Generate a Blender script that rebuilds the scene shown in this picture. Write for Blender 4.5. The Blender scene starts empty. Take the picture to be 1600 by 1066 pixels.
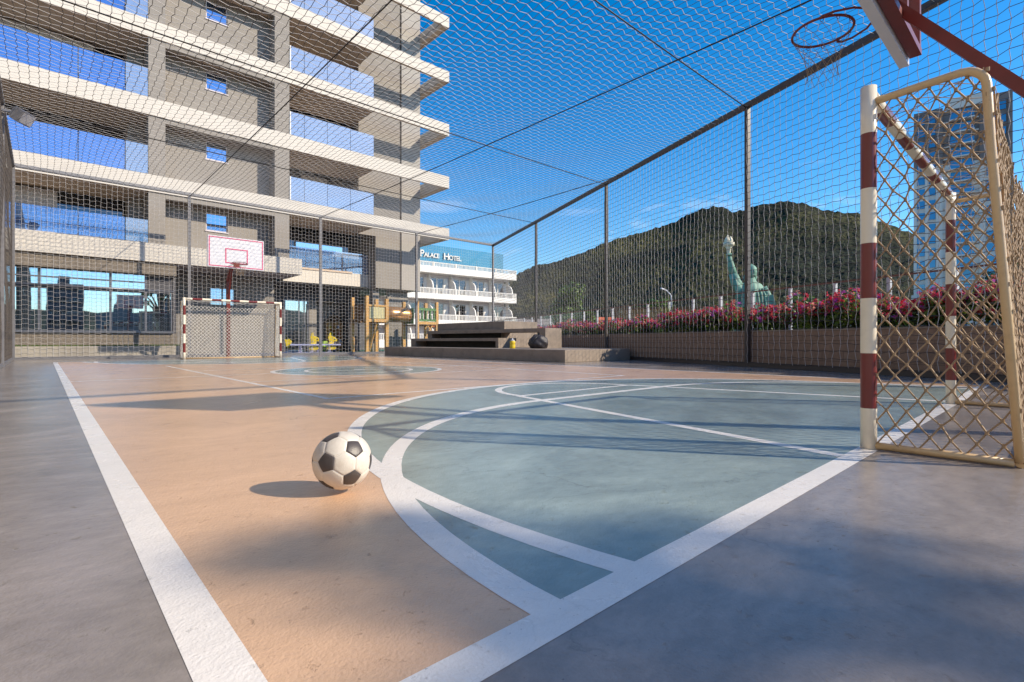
import bpy, math, random
import numpy as np
from mathutils import Vector, Matrix, noise as mnoise
random.seed(7); rng = np.random.default_rng(7)
SC = bpy.context.scene; COL = SC.collection
TH = math.atan2(732, 796); CS, SN = math.cos(TH), math.sin(TH)
def W(l, d, z=0.0):                    # camera-aligned ground frame (right, ahead) -> world
    return Vector((l*CS + d*SN, -l*SN + d*CS, z))

# ------------------------------------------------------------------ materials
def lin(r, g, b):
    f = lambda v: (v/255/12.92) if v/255 <= .04045 else ((v/255+.055)/1.055)**2.4
    return (f(r), f(g), f(b))
def mat(name, col, rough=.6, metal=0., var=.0, vs=3., bump=0., bs=60., spec=.5, dirt=None, ds=1.2, dfac=.5, coat=0., stretch=None):
    m = bpy.data.materials.new(name); m.use_nodes = True
    nt = m.node_tree; N = nt.nodes; L = nt.links; b = N['Principled BSDF']
    b.inputs['Base Color'].default_value = (*col, 1); b.inputs['Roughness'].default_value = rough
    b.inputs['Metallic'].default_value = metal; b.inputs['Specular IOR Level'].default_value = spec
    if coat: b.inputs['Coat Weight'].default_value = coat; b.inputs['Coat Roughness'].default_value = .15
    if var or bump or dirt:
        tc = N.new('ShaderNodeTexCoord'); src = tc.outputs['Object']
        if stretch:
            mp = N.new('ShaderNodeMapping'); mp.inputs['Scale'].default_value = stretch
            L.new(src, mp.inputs[0]); src = mp.outputs[0]
    sock = None
    if var:
        n = N.new('ShaderNodeTexNoise'); n.inputs['Scale'].default_value = vs; n.inputs['Detail'].default_value = 7
        n.inputs['Roughness'].default_value = .65
        L.new(src, n.inputs['Vector'])
        r = N.new('ShaderNodeValToRGB'); r.color_ramp.elements[0].position = .3; r.color_ramp.elements[1].position = .7
        r.color_ramp.elements[0].color = (*[max(0, c*(1-var)) for c in col], 1)
        r.color_ramp.elements[1].color = (*[min(1, c*(1+var)) for c in col], 1)
        L.new(n.outputs['Fac'], r.inputs[0]); sock = r.outputs[0]
    if dirt:
        n = N.new('ShaderNodeTexNoise'); n.inputs['Scale'].default_value = ds; n.inputs['Detail'].default_value = 9
        n.inputs['Roughness'].default_value = .7
        L.new(src, n.inputs['Vector'])
        r = N.new('ShaderNodeValToRGB'); r.color_ramp.elements[0].position = .5; r.color_ramp.elements[1].position = .72
        r.color_ramp.elements[0].color = (0, 0, 0, 1); r.color_ramp.elements[1].color = (dfac, dfac, dfac, 1)
        L.new(n.outputs['Fac'], r.inputs[0])
        mx = N.new('ShaderNodeMix'); mx.data_type = 'RGBA'
        L.new(r.outputs[0], mx.inputs[0])
        if sock: L.new(sock, mx.inputs[6])
        else: mx.inputs[6].default_value = (*col, 1)
        mx.inputs[7].default_value = (*dirt, 1); sock = mx.outputs[2]
    if sock: L.new(sock, b.inputs['Base Color'])
    if bump:
        n = N.new('ShaderNodeTexNoise'); n.inputs['Scale'].default_value = bs; n.inputs['Detail'].default_value = 5
        L.new(src, n.inputs['Vector'])
        bp = N.new('ShaderNodeBump'); bp.inputs['Strength'].default_value = min(1, bump); bp.inputs['Distance'].default_value = .01
        L.new(n.outputs['Fac'], bp.inputs['Height']); L.new(bp.outputs[0], b.inputs['Normal'])
    return m
def floor_mat(name, col, var=.12, rough=.3, stain=None, bump=.35, cloud=.14):
    """painted / polyurethane floor: broad clouding, fine trowel texture, small pits, patchy gloss"""
    m = bpy.data.materials.new(name); m.use_nodes = True
    nt = m.node_tree; N = nt.nodes; L = nt.links; b = N['Principled BSDF']
    tc = N.new('ShaderNodeTexCoord')
    def nz(scale, det=6, ro=.6, dist=0., sx=1., sy=1.):
        mp = N.new('ShaderNodeMapping'); mp.inputs['Scale'].default_value = (sx, sy, 1)
        mp.inputs['Rotation'].default_value = (0, 0, TH)
        L.new(tc.outputs['Object'], mp.inputs[0])
        n = N.new('ShaderNodeTexNoise'); n.inputs['Scale'].default_value = scale; n.inputs['Detail'].default_value = det
        n.inputs['Roughness'].default_value = ro; n.inputs['Distortion'].default_value = dist
        L.new(mp.outputs[0], n.inputs['Vector']); return n.outputs['Fac']
    def ramp(f, p0, p1, c0, c1):
        r = N.new('ShaderNodeValToRGB'); r.color_ramp.elements[0].position = p0; r.color_ramp.elements[1].position = p1
        r.color_ramp.elements[0].color = c0; r.color_ramp.elements[1].color = c1; L.new(f, r.inputs[0]); return r.outputs[0]
    def math_(op, a, v):
        q = N.new('ShaderNodeMath'); q.operation = op; L.new(a, q.inputs[0])
        if isinstance(v, float): q.inputs[1].default_value = v
        else: L.new(v, q.inputs[1])
        return q.outputs[0]
    c0 = (*[c*(1-cloud) for c in col], 1); c1 = (*[min(1, c*(1+cloud)) for c in col], 1)
    base = ramp(nz(.9, 8, .62, .8, 1, 1.6), .32, .68, c0, c1)
    fine = ramp(nz(9, 8, .7, .3, 1, 1.8), .3, .7, (1-var, 1-var, 1-var, 1), (1, 1, 1, 1))
    mx = N.new('ShaderNodeMix'); mx.data_type = 'RGBA'; mx.blend_type = 'MULTIPLY'; mx.inputs[0].default_value = 1
    L.new(base, mx.inputs[6]); L.new(fine, mx.inputs[7]); out = mx.outputs[2]
    if stain:
        s = ramp(nz(26, 4, .75, .6, 1, 2.2), .655, .70, (0, 0, 0, 1), (.8, .8, .8, 1))
        area = ramp(nz(.8, 3, .5), .46, .62, (0, 0, 0, 1), (1, 1, 1, 1))
        m2 = N.new('ShaderNodeMix'); m2.data_type = 'RGBA'
        L.new(math_('MULTIPLY', s, area), m2.inputs[0]); L.new(out, m2.inputs[6]); m2.inputs[7].default_value = (*stain, 1); out = m2.outputs[2]
    vc = N.new('ShaderNodeTexVoronoi'); vc.feature = 'DISTANCE_TO_EDGE'; vc.inputs['Scale'].default_value = 1.15
    wn = N.new('ShaderNodeTexNoise'); wn.inputs['Scale'].default_value = 3; wn.inputs['Detail'].default_value = 6; L.new(tc.outputs['Object'], wn.inputs['Vector'])
    wa = N.new('ShaderNodeMix'); wa.data_type = 'RGBA'; wa.blend_type = 'ADD'; wa.inputs[0].default_value = .45; L.new(tc.outputs['Object'], wa.inputs[6]); L.new(wn.outputs['Color'], wa.inputs[7])
    L.new(wa.outputs[2], vc.inputs['Vector'])
    ck = ramp(vc.outputs['Distance'], .0015, .0045, (.55, .55, .55, 1), (0, 0, 0, 1)); cmask = ramp(nz(.7, 4, .6), .52, .60, (0, 0, 0, 1), (1, 1, 1, 1))
    m3 = N.new('ShaderNodeMix'); m3.data_type = 'RGBA'; L.new(math_('MULTIPLY', ck, cmask), m3.inputs[0]); L.new(out, m3.inputs[6]); m3.inputs[7].default_value = (*[c*.35 for c in col], 1); out = m3.outputs[2]
    sp = ramp(nz(70, 2, .5), .72, .76, (0, 0, 0, 1), (.6, .6, .6, 1))
    m4 = N.new('ShaderNodeMix'); m4.data_type = 'RGBA'; L.new(sp, m4.inputs[0]); L.new(out, m4.inputs[6]); m4.inputs[7].default_value = (*[c*.4 for c in col], 1); out = m4.outputs[2]
    L.new(out, b.inputs['Base Color'])
    r = N.new('ShaderNodeMapRange'); r.inputs[3].default_value = rough-.07; r.inputs[4].default_value = rough+.12
    L.new(nz(2.2, 6, .65, .4), r.inputs[0]); L.new(r.outputs[0], b.inputs['Roughness'])
    h1 = math_('MULTIPLY', nz(120, 3, .55), .55); h2 = math_('MULTIPLY', nz(34, 5, .6, .5), .6)
    pit = ramp(nz(18, 6, .75, .4), .62, .70, (0, 0, 0, 1), (1, 1, 1, 1)); h3 = math_('MULTIPLY', pit, -1.1)
    bp = N.new('ShaderNodeBump'); bp.inputs['Strength'].default_value = bump; bp.inputs['Distance'].default_value = .006
    L.new(math_('ADD', math_('ADD', h1, h2), h3), bp.inputs['Height']); L.new(bp.outputs[0], b.inputs['Normal'])
    return m
def glass_mat(name, tint, refl, fac, rough=.01, tint_mix=None, blend=.25):
    """thin architectural glass: part mirror, part see-through"""
    m = bpy.data.materials.new(name); m.use_nodes = True
    nt = m.node_tree; N = nt.nodes; L = nt.links; N.remove(N['Principled BSDF'])
    t = N.new('ShaderNodeBsdfTransparent'); t.inputs[0].default_value = (*tint, 1)
    g = N.new('ShaderNodeBsdfGlossy'); g.inputs['Color'].default_value = (*refl, 1); g.inputs['Roughness'].default_value = rough
    lw = N.new('ShaderNodeLayerWeight'); lw.inputs[0].default_value = blend
    a = N.new('ShaderNodeMath'); a.operation = 'MULTIPLY_ADD'; a.inputs[1].default_value = 1-fac; a.inputs[2].default_value = fac
    L.new(lw.outputs['Fresnel'], a.inputs[0])
    tc = N.new('ShaderNodeTexCoord'); nz = N.new('ShaderNodeTexNoise'); nz.inputs['Scale'].default_value = .5
    L.new(tc.outputs['Object'], nz.inputs['Vector'])
    bp = N.new('ShaderNodeBump'); bp.inputs['Strength'].default_value = .06; bp.inputs['Distance'].default_value = .05
    L.new(nz.outputs['Fac'], bp.inputs['Height']); L.new(bp.outputs[0], g.inputs['Normal'])
    mx = N.new('ShaderNodeMixShader'); L.new(a.outputs[0], mx.inputs[0]); L.new(t.outputs[0], mx.inputs[1]); L.new(g.outputs[0], mx.inputs[2])
    if tint_mix:                                           # diffuse tint mixed in; on railings it paints the sky reflection
        df = N.new('ShaderNodeBsdfDiffuse'); df.inputs[0].default_value = (*tint_mix[:3], 1); m3 = N.new('ShaderNodeMixShader'); m3.inputs[0].default_value = tint_mix[3]
        L.new(mx.outputs[0], m3.inputs[1]); L.new(df.outputs[0], m3.inputs[2]); mx = m3
    L.new(mx.outputs[0], N['Material Output'].inputs[0]); return m
def window_mat(name, dark, refl, fac, rough=.015):
    m = bpy.data.materials.new(name); m.use_nodes = True
    nt = m.node_tree; N = nt.nodes; L = nt.links; N.remove(N['Principled BSDF'])
    t = N.new('ShaderNodeBsdfDiffuse'); t.inputs[0].default_value = (*dark, 1)
    g = N.new('ShaderNodeBsdfGlossy'); g.inputs['Color'].default_value = (*refl, 1); g.inputs['Roughness'].default_value = rough
    tc = N.new('ShaderNodeTexCoord'); nz = N.new('ShaderNodeTexNoise'); nz.inputs['Scale'].default_value = .6
    L.new(tc.outputs['Object'], nz.inputs['Vector'])
    bp = N.new('ShaderNodeBump'); bp.inputs['Strength'].default_value = .05; bp.inputs['Distance'].default_value = .05
    L.new(nz.outputs['Fac'], bp.inputs['Height']); L.new(bp.outputs[0], g.inputs['Normal'])
    mx = N.new('ShaderNodeMixShader'); mx.inputs[0].default_value = fac
    L.new(t.outputs[0], mx.inputs[1]); L.new(g.outputs[0], mx.inputs[2])
    L.new(mx.outputs[0], N['Material Output'].inputs[0]); return m
def leaf_mat(name, c0, c1, rough=.5, trans=.25):
    m = bpy.data.materials.new(name); m.use_nodes = True
    nt = m.node_tree; N = nt.nodes; L = nt.links; b = N['Principled BSDF']; b.inputs['Roughness'].default_value = rough
    tc = N.new('ShaderNodeTexCoord'); n = N.new('ShaderNodeTexNoise'); n.inputs['Scale'].default_value = 7; n.inputs['Detail'].default_value = 4
    L.new(tc.outputs['Object'], n.inputs['Vector'])
    r = N.new('ShaderNodeValToRGB'); r.color_ramp.elements[0].position = .35; r.color_ramp.elements[1].position = .65
    r.color_ramp.elements[0].color = (*c0, 1); r.color_ramp.elements[1].color = (*c1, 1)
    L.new(n.outputs['Fac'], r.inputs[0]); L.new(r.outputs[0], b.inputs['Base Color'])
    t = N.new('ShaderNodeBsdfTranslucent'); L.new(r.outputs[0], t.inputs[0])
    mx = N.new('ShaderNodeMixShader'); mx.inputs[0].default_value = trans
    L.new(b.outputs[0], mx.inputs[1]); L.new(t.outputs[0], mx.inputs[2]); L.new(mx.outputs[0], N['Material Output'].inputs[0])
    return m
def block_mat(name, col, bw, bh, mortar=.75, rough=.85, off=.5, ms=.02):
    """wall of blocks / stone texture"""
    m = mat(name, col, rough, var=.16, vs=9, bump=.5, bs=70)
    nt = m.node_tree; N = nt.nodes; L = nt.links; b = N['Principled BSDF']
    tc = N.new('ShaderNodeTexCoord'); sx = N.new('ShaderNodeSeparateXYZ'); cb = N.new('ShaderNodeCombineXYZ')
    L.new(tc.outputs['Object'], sx.inputs[0])
    ad = N.new('ShaderNodeMath'); ad.operation = 'ADD'; L.new(sx.outputs[0], ad.inputs[0]); L.new(sx.outputs[1], ad.inputs[1])
    L.new(ad.outputs[0], cb.inputs[0]); L.new(sx.outputs[2], cb.inputs[1])
    br = N.new('ShaderNodeTexBrick'); br.offset = off; br.inputs['Scale'].default_value = 1
    br.inputs['Brick Width'].default_value = bw; br.inputs['Row Height'].default_value = bh; br.inputs['Mortar Size'].default_value = ms
    br.inputs['Color1'].default_value = (1, 1, 1, 1); br.inputs['Color2'].default_value = (.9, .9, .9, 1); br.inputs['Mortar'].default_value = (mortar,)*3+(1,)
    L.new(cb.outputs[0], br.inputs[0])
    mx = N.new('ShaderNodeMix'); mx.data_type = 'RGBA'; mx.blend_type = 'MULTIPLY'; mx.inputs[0].default_value = 1
    old = b.inputs['Base Color'].links[0].from_socket
    L.new(old, mx.inputs[6]); L.new(br.outputs[0], mx.inputs[7]); L.new(mx.outputs[2], b.inputs['Base Color'])
    return m

M = dict(
 grey=floor_mat('grey_floor', (.30, .258, .232), .26, .16, bump=.34, cloud=.30, stain=(.13, .11, .10)),
 peach=floor_mat('peach_paint', (.67, .425, .265), .09, .17, stain=(.40, .22, .12), bump=.6, cloud=.11),
 teal=floor_mat('teal_paint', (.285, .340, .310), .22, .16, stain=(.10, .12, .03), bump=.45, cloud=.27),
 line=floor_mat('line_paint', (.80, .745, .69), .08, .24, stain=(.56, .50, .43), bump=.5, cloud=.04),
 earth=mat('earth', (.16, .14, .10), .95, var=.3, vs=.05),
 rubberb=mat('blue_rubber', (.05, .09, .22), .8, var=.2, vs=6, bump=.4),
 rubberg=mat('green_rubber', (.05, .16, .12), .8, var=.2, vs=6, bump=.4),
 steel=mat('grey_painted_steel', (.16, .155, .165), .42, .0, var=.12, vs=9, spec=.6),
 steelbrown=mat('brown_painted_steel', (.05, .040, .036), .45, .0, var=.15, vs=9, spec=.6),
 cable=mat('dark_cable', (.03, .025, .022), .5, .4, var=.2),
 net=mat('lit_net_cord', (.50, .475, .47), .6, var=.15, vs=3, spec=.4),  # sunlit strands of the cage net, light put into the colour
 net_shaded=mat('shaded_net_cord', (.075, .062, .055), .6, var=.2, vs=3, spec=.4),  # same cage cord, its shaded strands painted darker
 goalnet=mat('goal_net_cord', (.36, .245, .145), .7, var=.12, vs=12),  # warm bounce in the near goal's shade put into this cord colour
 sunlit_cord=mat('sunlit_net_cord', (.72, .68, .62), .7, var=.1, vs=12),  # sunlit copy of the goal cord for the far goal, painted paler
 white=mat('white_enamel', (.84, .75, .60), .28, var=.03, vs=4, coat=.3, dirt=(.5, .42, .33), ds=6, dfac=.25),
 cream=mat('cream_tube', (.66, .46, .24), .3, var=.05, vs=4, coat=.3, dirt=(.3, .2, .12), ds=9, dfac=.4),
 red=mat('dark_red_enamel', (.175, .02, .017), .28, var=.08, vs=4, coat=.3, dirt=(.12, .02, .02), ds=8, dfac=.5),
 hoopred=mat('oxide_red_steel', (.165, .022, .018), .36, var=.1, vs=6, dirt=(.08, .02, .015), ds=8, dfac=.5),
 board=mat('white_board', (.62, .62, .67), .35, var=.03, vs=2),
 pinkline=mat('pink_marking', (.56, .10, .20), .4, var=.05),
 ballw=mat('ball_white', (.63, .57, .49), .40, var=.06, vs=12, bump=.2, bs=300, dirt=(.42, .33, .24), ds=14, dfac=.45),
 ballk=mat('ball_black', (.06, .048, .044), .36, var=.15, vs=12, bump=.15, bs=300),
 concrete=mat('brown_concrete', (.275, .222, .178), .8, var=.14, vs=2.5, bump=.25, bs=40, dirt=(.13, .105, .085), ds=2.2, dfac=.6),
 slotshade=mat('shaded_slot', (.05, .043, .038), .9, var=.2),  # shade inside the bench openings painted as a near-black colour
 render_=mat('grey_render', (.262, .238, .213), .9, var=.06, vs=1.2, bump=.3, bs=90, dirt=(.19, .175, .16), ds=.7, dfac=.35),
 renderl=mat('pale_render', (.36, .335, .305), .9, var=.05, vs=1.2, bump=.25, bs=90),
 slab=mat('cream_fascia', (.60, .555, .495), .8, var=.04, vs=1.5, bump=.15, bs=60, dirt=(.47, .43, .38), ds=.9, dfac=.35),
 soffit=mat('shaded_soffit', (.56, .44, .34), .85, var=.07, vs=1.5),  # slab underside, shade and warm bounce put into a browner colour
 stone=mat('rough_stone', (.22, .185, .15), .95, var=.32, vs=26, bump=1, bs=45),
 darkwall=mat('charcoal_wall', (.10, .098, .108), .85, var=.12, vs=2, bump=.2),
 black=mat('black_plastic', (.018, .017, .018), .45, var=.2),
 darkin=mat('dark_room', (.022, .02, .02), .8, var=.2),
 blockwall=block_mat('lit_block_wall', (.30, .275, .245), .55, .22, .7),
 curtain=mat('pale_curtain', (.62, .58, .56), .8, var=.08, vs=2, stretch=(14, 1, .4)),
 frame=mat('aluminium_frame', (.18, .18, .20), .4, .5, var=.1),
 whitepaint=mat('white_wall', (.80, .775, .74), .8, var=.04, vs=.8, dirt=(.64, .60, .55), ds=.6, dfac=.3),
 lilac=mat('pale_lilac_wall', (.62, .57, .60), .85, var=.05, vs=.8),
 wood=mat('pine_timber', (.64, .36, .115), .6, var=.28, vs=4, stretch=(9, 9, .8), bump=.3, bs=30),
 woodd=mat('dark_timber', (.20, .10, .04), .7, var=.3, vs=4, stretch=(9, 9, .8)),
 panel=mat('speckled_panel', (.58, .52, .28), .6, var=.25, vs=22),
 tunnel=mat('copper_tunnel', (.46, .24, .10), .3, .55, var=.12, vs=5),
 greenp=mat('green_plastic', (.10, .24, .08), .45, var=.22, vs=8),
 orange=mat('orange_plastic', (.62, .13, .03), .4, var=.1),
 yellow=mat('yellow_plastic', (.78, .56, .03), .35, var=.06),
 lavender=mat('lavender_plastic', (.50, .50, .68), .45, var=.06),
 lime=mat('lime_plastic', (.38, .58, .05), .45, var=.08),
 bluep=mat('blue_plastic', (.06, .10, .32), .45, var=.08),
 bag=mat('black_fabric', (.040, .034, .038), .5, var=.3, vs=14, bump=.5, bs=80),
 verdigris=mat('verdigris_copper', (.155, .30, .225), .65, var=.2, vs=.5, dirt=(.07, .15, .11), ds=.45, dfac=.75),
 pale=mat('pale_gold', (.66, .60, .45), .5, var=.1),
 twbrown=mat('brown_cladding', (.25, .185, .165), .8, var=.08, vs=.4),
 twbeige=mat('beige_cladding', (.86, .74, .66), .8, var=.06, vs=.4),
 bark=mat('bark', (.10, .07, .05), .9, var=.3, vs=12, bump=.8, bs=30),
 soil=mat('soil', (.05, .038, .028), .95, var=.3, vs=8),
 redbrown=mat('red_brown_rail', (.17, .065, .045), .5, var=.15),
 postwhite=mat('pale_fence_post', (.62, .62, .66), .5, var=.05),
 glass_rail=glass_mat('blue_railing_glass', (.62, .74, .90), (.50, .66, .98), .50, tint_mix=(.22, .38, .72, .10)),
 glass_rail_pale=glass_mat('pale_railing_glass', (.78, .85, .95), (.80, .88, 1.0), .36, tint_mix=(.46, .56, .74, .30)),
 glass_fence=glass_mat('fence_glass', (.93, .95, .95), (.5, .55, .6), .02, blend=.06),
 roofglass=glass_mat('teal_screen_glass', (.40, .62, .70), (.35, .62, .72), .34, tint_mix=(.08, .30, .42, .40)),
 glass_dark=window_mat('dark_window', (.012, .012, .014), (.45, .55, .7), .16),
 glass_mirror=window_mat('mirror_window', (.02, .025, .03), (.60, .80, 1.0), .66),
 glass_blue=window_mat('blue_window', (.03, .05, .10), (.45, .68, 1.0), .6),
 glass_sky=window_mat('cyan_window', (.045, .24, .42), (.30, .58, .85), .2),
 leaf=leaf_mat('shrub_leaf', (.06, .13, .017), (.23, .32, .05), .45, .45),
 leafd=leaf_mat('dark_leaf', (.018, .04, .012), (.06, .10, .025)),
 leafy=leaf_mat('yellow_green_leaf', (.10, .16, .02), (.30, .34, .05)),
 magenta=leaf_mat('magenta_petal', (.55, .012, .05), (.74, .08, .14), .6, .4),
 violet=leaf_mat('violet_petal', (.36, .03, .34), (.58, .16, .50), .6, .4),
 coral=leaf_mat('coral_petal', (.62, .09, .07), (.72, .30, .24), .6, .3),
 grass=leaf_mat('grass_blade', (.05, .11, .012), (.16, .24, .04)),
 lampglass=mat('lamp_lens', (.55, .55, .58), .15, .6, var=.1),
)

# ------------------------------------------------------------------ mesh building
LOC = {}
class MB:
    def __init__(s): s.v = []; s.f = []; s.m = []; s.sm = []
    def add(s, vs, fs, mi=0, smooth=False):
        o = len(s.v); s.v.extend([tuple(p) for p in vs])
        for f in fs: s.f.append([i+o for i in f]); s.m.append(mi); s.sm.append(smooth)
    def box(s, x0, x1, y0, y1, z0, z1, mi=0, bottom=None):
        if x0 > x1: x0, x1 = x1, x0
        if y0 > y1: y0, y1 = y1, y0
        vs = [(x0,y0,z0),(x1,y0,z0),(x1,y1,z0),(x0,y1,z0),(x0,y0,z1),(x1,y0,z1),(x1,y1,z1),(x0,y1,z1)]
        s.add(vs, [(4,5,6,7),(0,1,5,4),(1,2,6,5),(2,3,7,6),(3,0,4,7)], mi)
        s.add([vs[0],vs[3],vs[2],vs[1]], [(0,1,2,3)], mi if bottom is None else bottom)
        return s
    def obox(s, c, ax, ay, az, hx, hy, hz, mi=0):     # oriented box: centre, axes, half sizes
        c = Vector(c); ax, ay, az = [Vector(a).normalized() for a in (ax, ay, az)]
        vs = [c+ax*hx*i+ay*hy*j+az*hz*k for k in (-1,1) for j in (-1,1) for i in (-1,1)]
        s.add(vs, [(0,2,3,1),(4,5,7,6),(0,1,5,4),(2,6,7,3),(0,4,6,2),(1,3,7,5)], mi); return s
    def bar(s, a, b, w, h=None, up=(0,0,1), mi=0):    # rectangular bar a->b
        a, b = Vector(a), Vector(b); d = (b-a); L = d.length; d.normalize(); up = Vector(up)
        if abs(d.dot(up)) > .98: up = Vector((0,1,0))
        sx = d.cross(up).normalized(); uz = sx.cross(d).normalized()
        return s.obox((a+b)/2, d, sx, uz, L/2, w/2, (h or w)/2, mi)
    def tube(s, path, r, n=10, mi=0, closed=False, caps=True, mfun=None):
        P = [Vector(p) for p in path]; K = len(P); o = len(s.v); R = r if hasattr(r, '__len__') else [r]*K
        prev = None; rings = []
        for i, p in enumerate(P):
            if closed: d = P[(i+1) % K]-P[i-1]
            else: d = P[min(i+1, K-1)]-P[max(i-1, 0)]
            d.normalize()
            if prev is None:
                ref = Vector((0,0,1)) if abs(d.z) < .9 else Vector((1,0,0)); u = d.cross(ref).normalized()
            else: u = (prev - d*prev.dot(d)).normalized()
            prev = u; w = d.cross(u); rings.append([p+(u*math.cos(2*math.pi*k/n)+w*math.sin(2*math.pi*k/n))*R[i] for k in range(n)])
        for g in rings: s.v.extend([tuple(q) for q in g])
        for i in range(K if closed else K-1):
            j = (i+1) % K
            for k in range(n):
                s.f.append([o+i*n+k, o+i*n+(k+1) % n, o+j*n+(k+1) % n, o+j*n+k]); s.m.append(mfun(i) if mfun else mi); s.sm.append(True)
        if caps and not closed:
            s.f.append([o+k for k in range(n)][::-1]); s.m.append(mfun(0) if mfun else mi); s.sm.append(False)
            s.f.append([o+(K-1)*n+k for k in range(n)]); s.m.append(mfun(K-2) if mfun else mi); s.sm.append(False)
        return s
    def prism(s, poly, z0, z1, mi=0, f=None):        # polygon in a plane, extruded; f maps (u, v, w) -> xyz
        f = f or (lambda u, v, w: (u, v, w)); n = len(poly)
        vs = [f(u, v, z0) for u, v in poly]+[f(u, v, z1) for u, v in poly]
        s.add(vs, [list(range(n))[::-1], list(range(n, 2*n))]+[[i, (i+1) % n, n+(i+1) % n, n+i] for i in range(n)], mi); return s
    def lathe(s, c, prof, n=20, mi=0, axis='z'):
        c = Vector(c); vs = []; 
        for r, z in prof:
            for k in range(n):
                a = 2*math.pi*k/n; vs.append(c+Vector((r*math.cos(a), r*math.sin(a), z)))
        fs = [(i*n+k, i*n+(k+1) % n, (i+1)*n+(k+1) % n, (i+1)*n+k) for i in range(len(prof)-1) for k in range(n)]
        s.add(vs, fs, mi, True); return s
    def build(s, name, mats, parent=None, local=False, bevel=0.):
        me = bpy.data.meshes.new(name)
        off = Vector((0,0,0)) if (parent is None or local) else LOC[parent.name]
        v = s.v if off.length == 0 else [(a-off.x, b-off.y, c-off.z) for a, b, c in s.v]
        me.from_pydata(v, [], s.f)
        mats = mats if isinstance(mats, (list, tuple)) else [mats]
        for m in mats: me.materials.append(m)
        me.polygons.foreach_set('material_index', s.m); me.polygons.foreach_set('use_smooth', s.sm); me.update()
        o = bpy.data.objects.new(name, me); COL.objects.link(o)
        if parent is not None: o.parent = parent; LOC[o.name] = LOC[parent.name]
        else: LOC[o.name] = Vector((0,0,0))
        if bevel:
            b = o.modifiers.new('bevel', 'BEVEL'); b.width = bevel; b.segments = 2; b.limit_method = 'ANGLE'
        return o
def tag(o, label=None, cat=None, group=None, kind=None):
    if label: o['label'] = label
    if cat: o['category'] = cat
    if group: o['group'] = group
    if kind: o['kind'] = kind
    return o
def thing(name, label, cat, loc=(0,0,0), rz=0., group=None):
    o = bpy.data.objects.new(name, None); COL.objects.link(o); o.location = loc; o.rotation_euler = (0,0,rz)
    o.empty_display_size = .2
    LOC[o.name] = Vector(loc); return tag(o, label, cat, group)
def copy_tree(o, parent=None):
    c = o.copy(); COL.objects.link(c)
    if parent is not None: c.parent = parent; c.matrix_parent_inverse = o.matrix_parent_inverse.copy()
    for ch in list(o.children): copy_tree(ch, c)
    return c
def box_part(name, m, parent, x0, x1, y0, y1, z0, z1, bevel=0., **k):
    return MB().box(x0, x1, y0, y1, z0, z1, **k).build(name, m, parent, bevel=bevel)
def cords(segs, r, name, m, parent=None, off=(0,0,0), split=None):
    """many straight cord segments as one net mesh, four-sided, smooth shaded"""
    A = np.asarray([s[0] for s in segs], float) if not isinstance(segs, tuple) else segs[0]
    B = np.asarray([s[1] for s in segs], float) if not isinstance(segs, tuple) else segs[1]
    A = A-np.array(off); B = B-np.array(off); n = len(A)
    d = B-A; d /= np.linalg.norm(d, axis=1, keepdims=True)+1e-9
    ref = np.tile(np.array([[.3, .5, .81]]), (n, 1)); e1 = np.cross(d, ref); e1 /= np.linalg.norm(e1, axis=1, keepdims=True)+1e-9
    e2 = np.cross(d, e1); V = np.empty((n, 8, 3))
    for k, (a, b) in enumerate(((1,0),(0,1),(-1,0),(0,-1))):
        V[:, k] = A+(e1*a+e2*b)*r; V[:, 4+k] = B+(e1*a+e2*b)*r
    F = np.array([[0,1,5,4],[1,2,6,5],[2,3,7,6],[3,0,4,7]]); Fa = (np.arange(n)[:, None, None]*8+F[None]).reshape(-1, 4)
    me = bpy.data.meshes.new(name); me.vertices.add(n*8); me.vertices.foreach_set('co', V.reshape(-1))
    me.loops.add(Fa.size); me.loops.foreach_set('vertex_index', Fa.reshape(-1).astype(np.int32))
    me.polygons.add(len(Fa)); me.polygons.foreach_set('loop_start', np.arange(0, Fa.size, 4, dtype=np.int32))
    me.polygons.foreach_set('use_smooth', np.ones(len(Fa), bool)); 
    for q in (m if isinstance(m, (list, tuple)) else [m]): me.materials.append(q)
    if split is not None: me.polygons.foreach_set('material_index', (np.arange(len(Fa)) >= split*4).astype(np.int32))
    me.update(calc_edges=True)
    o = bpy.data.objects.new(name, me); COL.objects.link(o)
    if parent is not None: o.parent = parent
    LOC[o.name] = Vector((0,0,0)); return o
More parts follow.
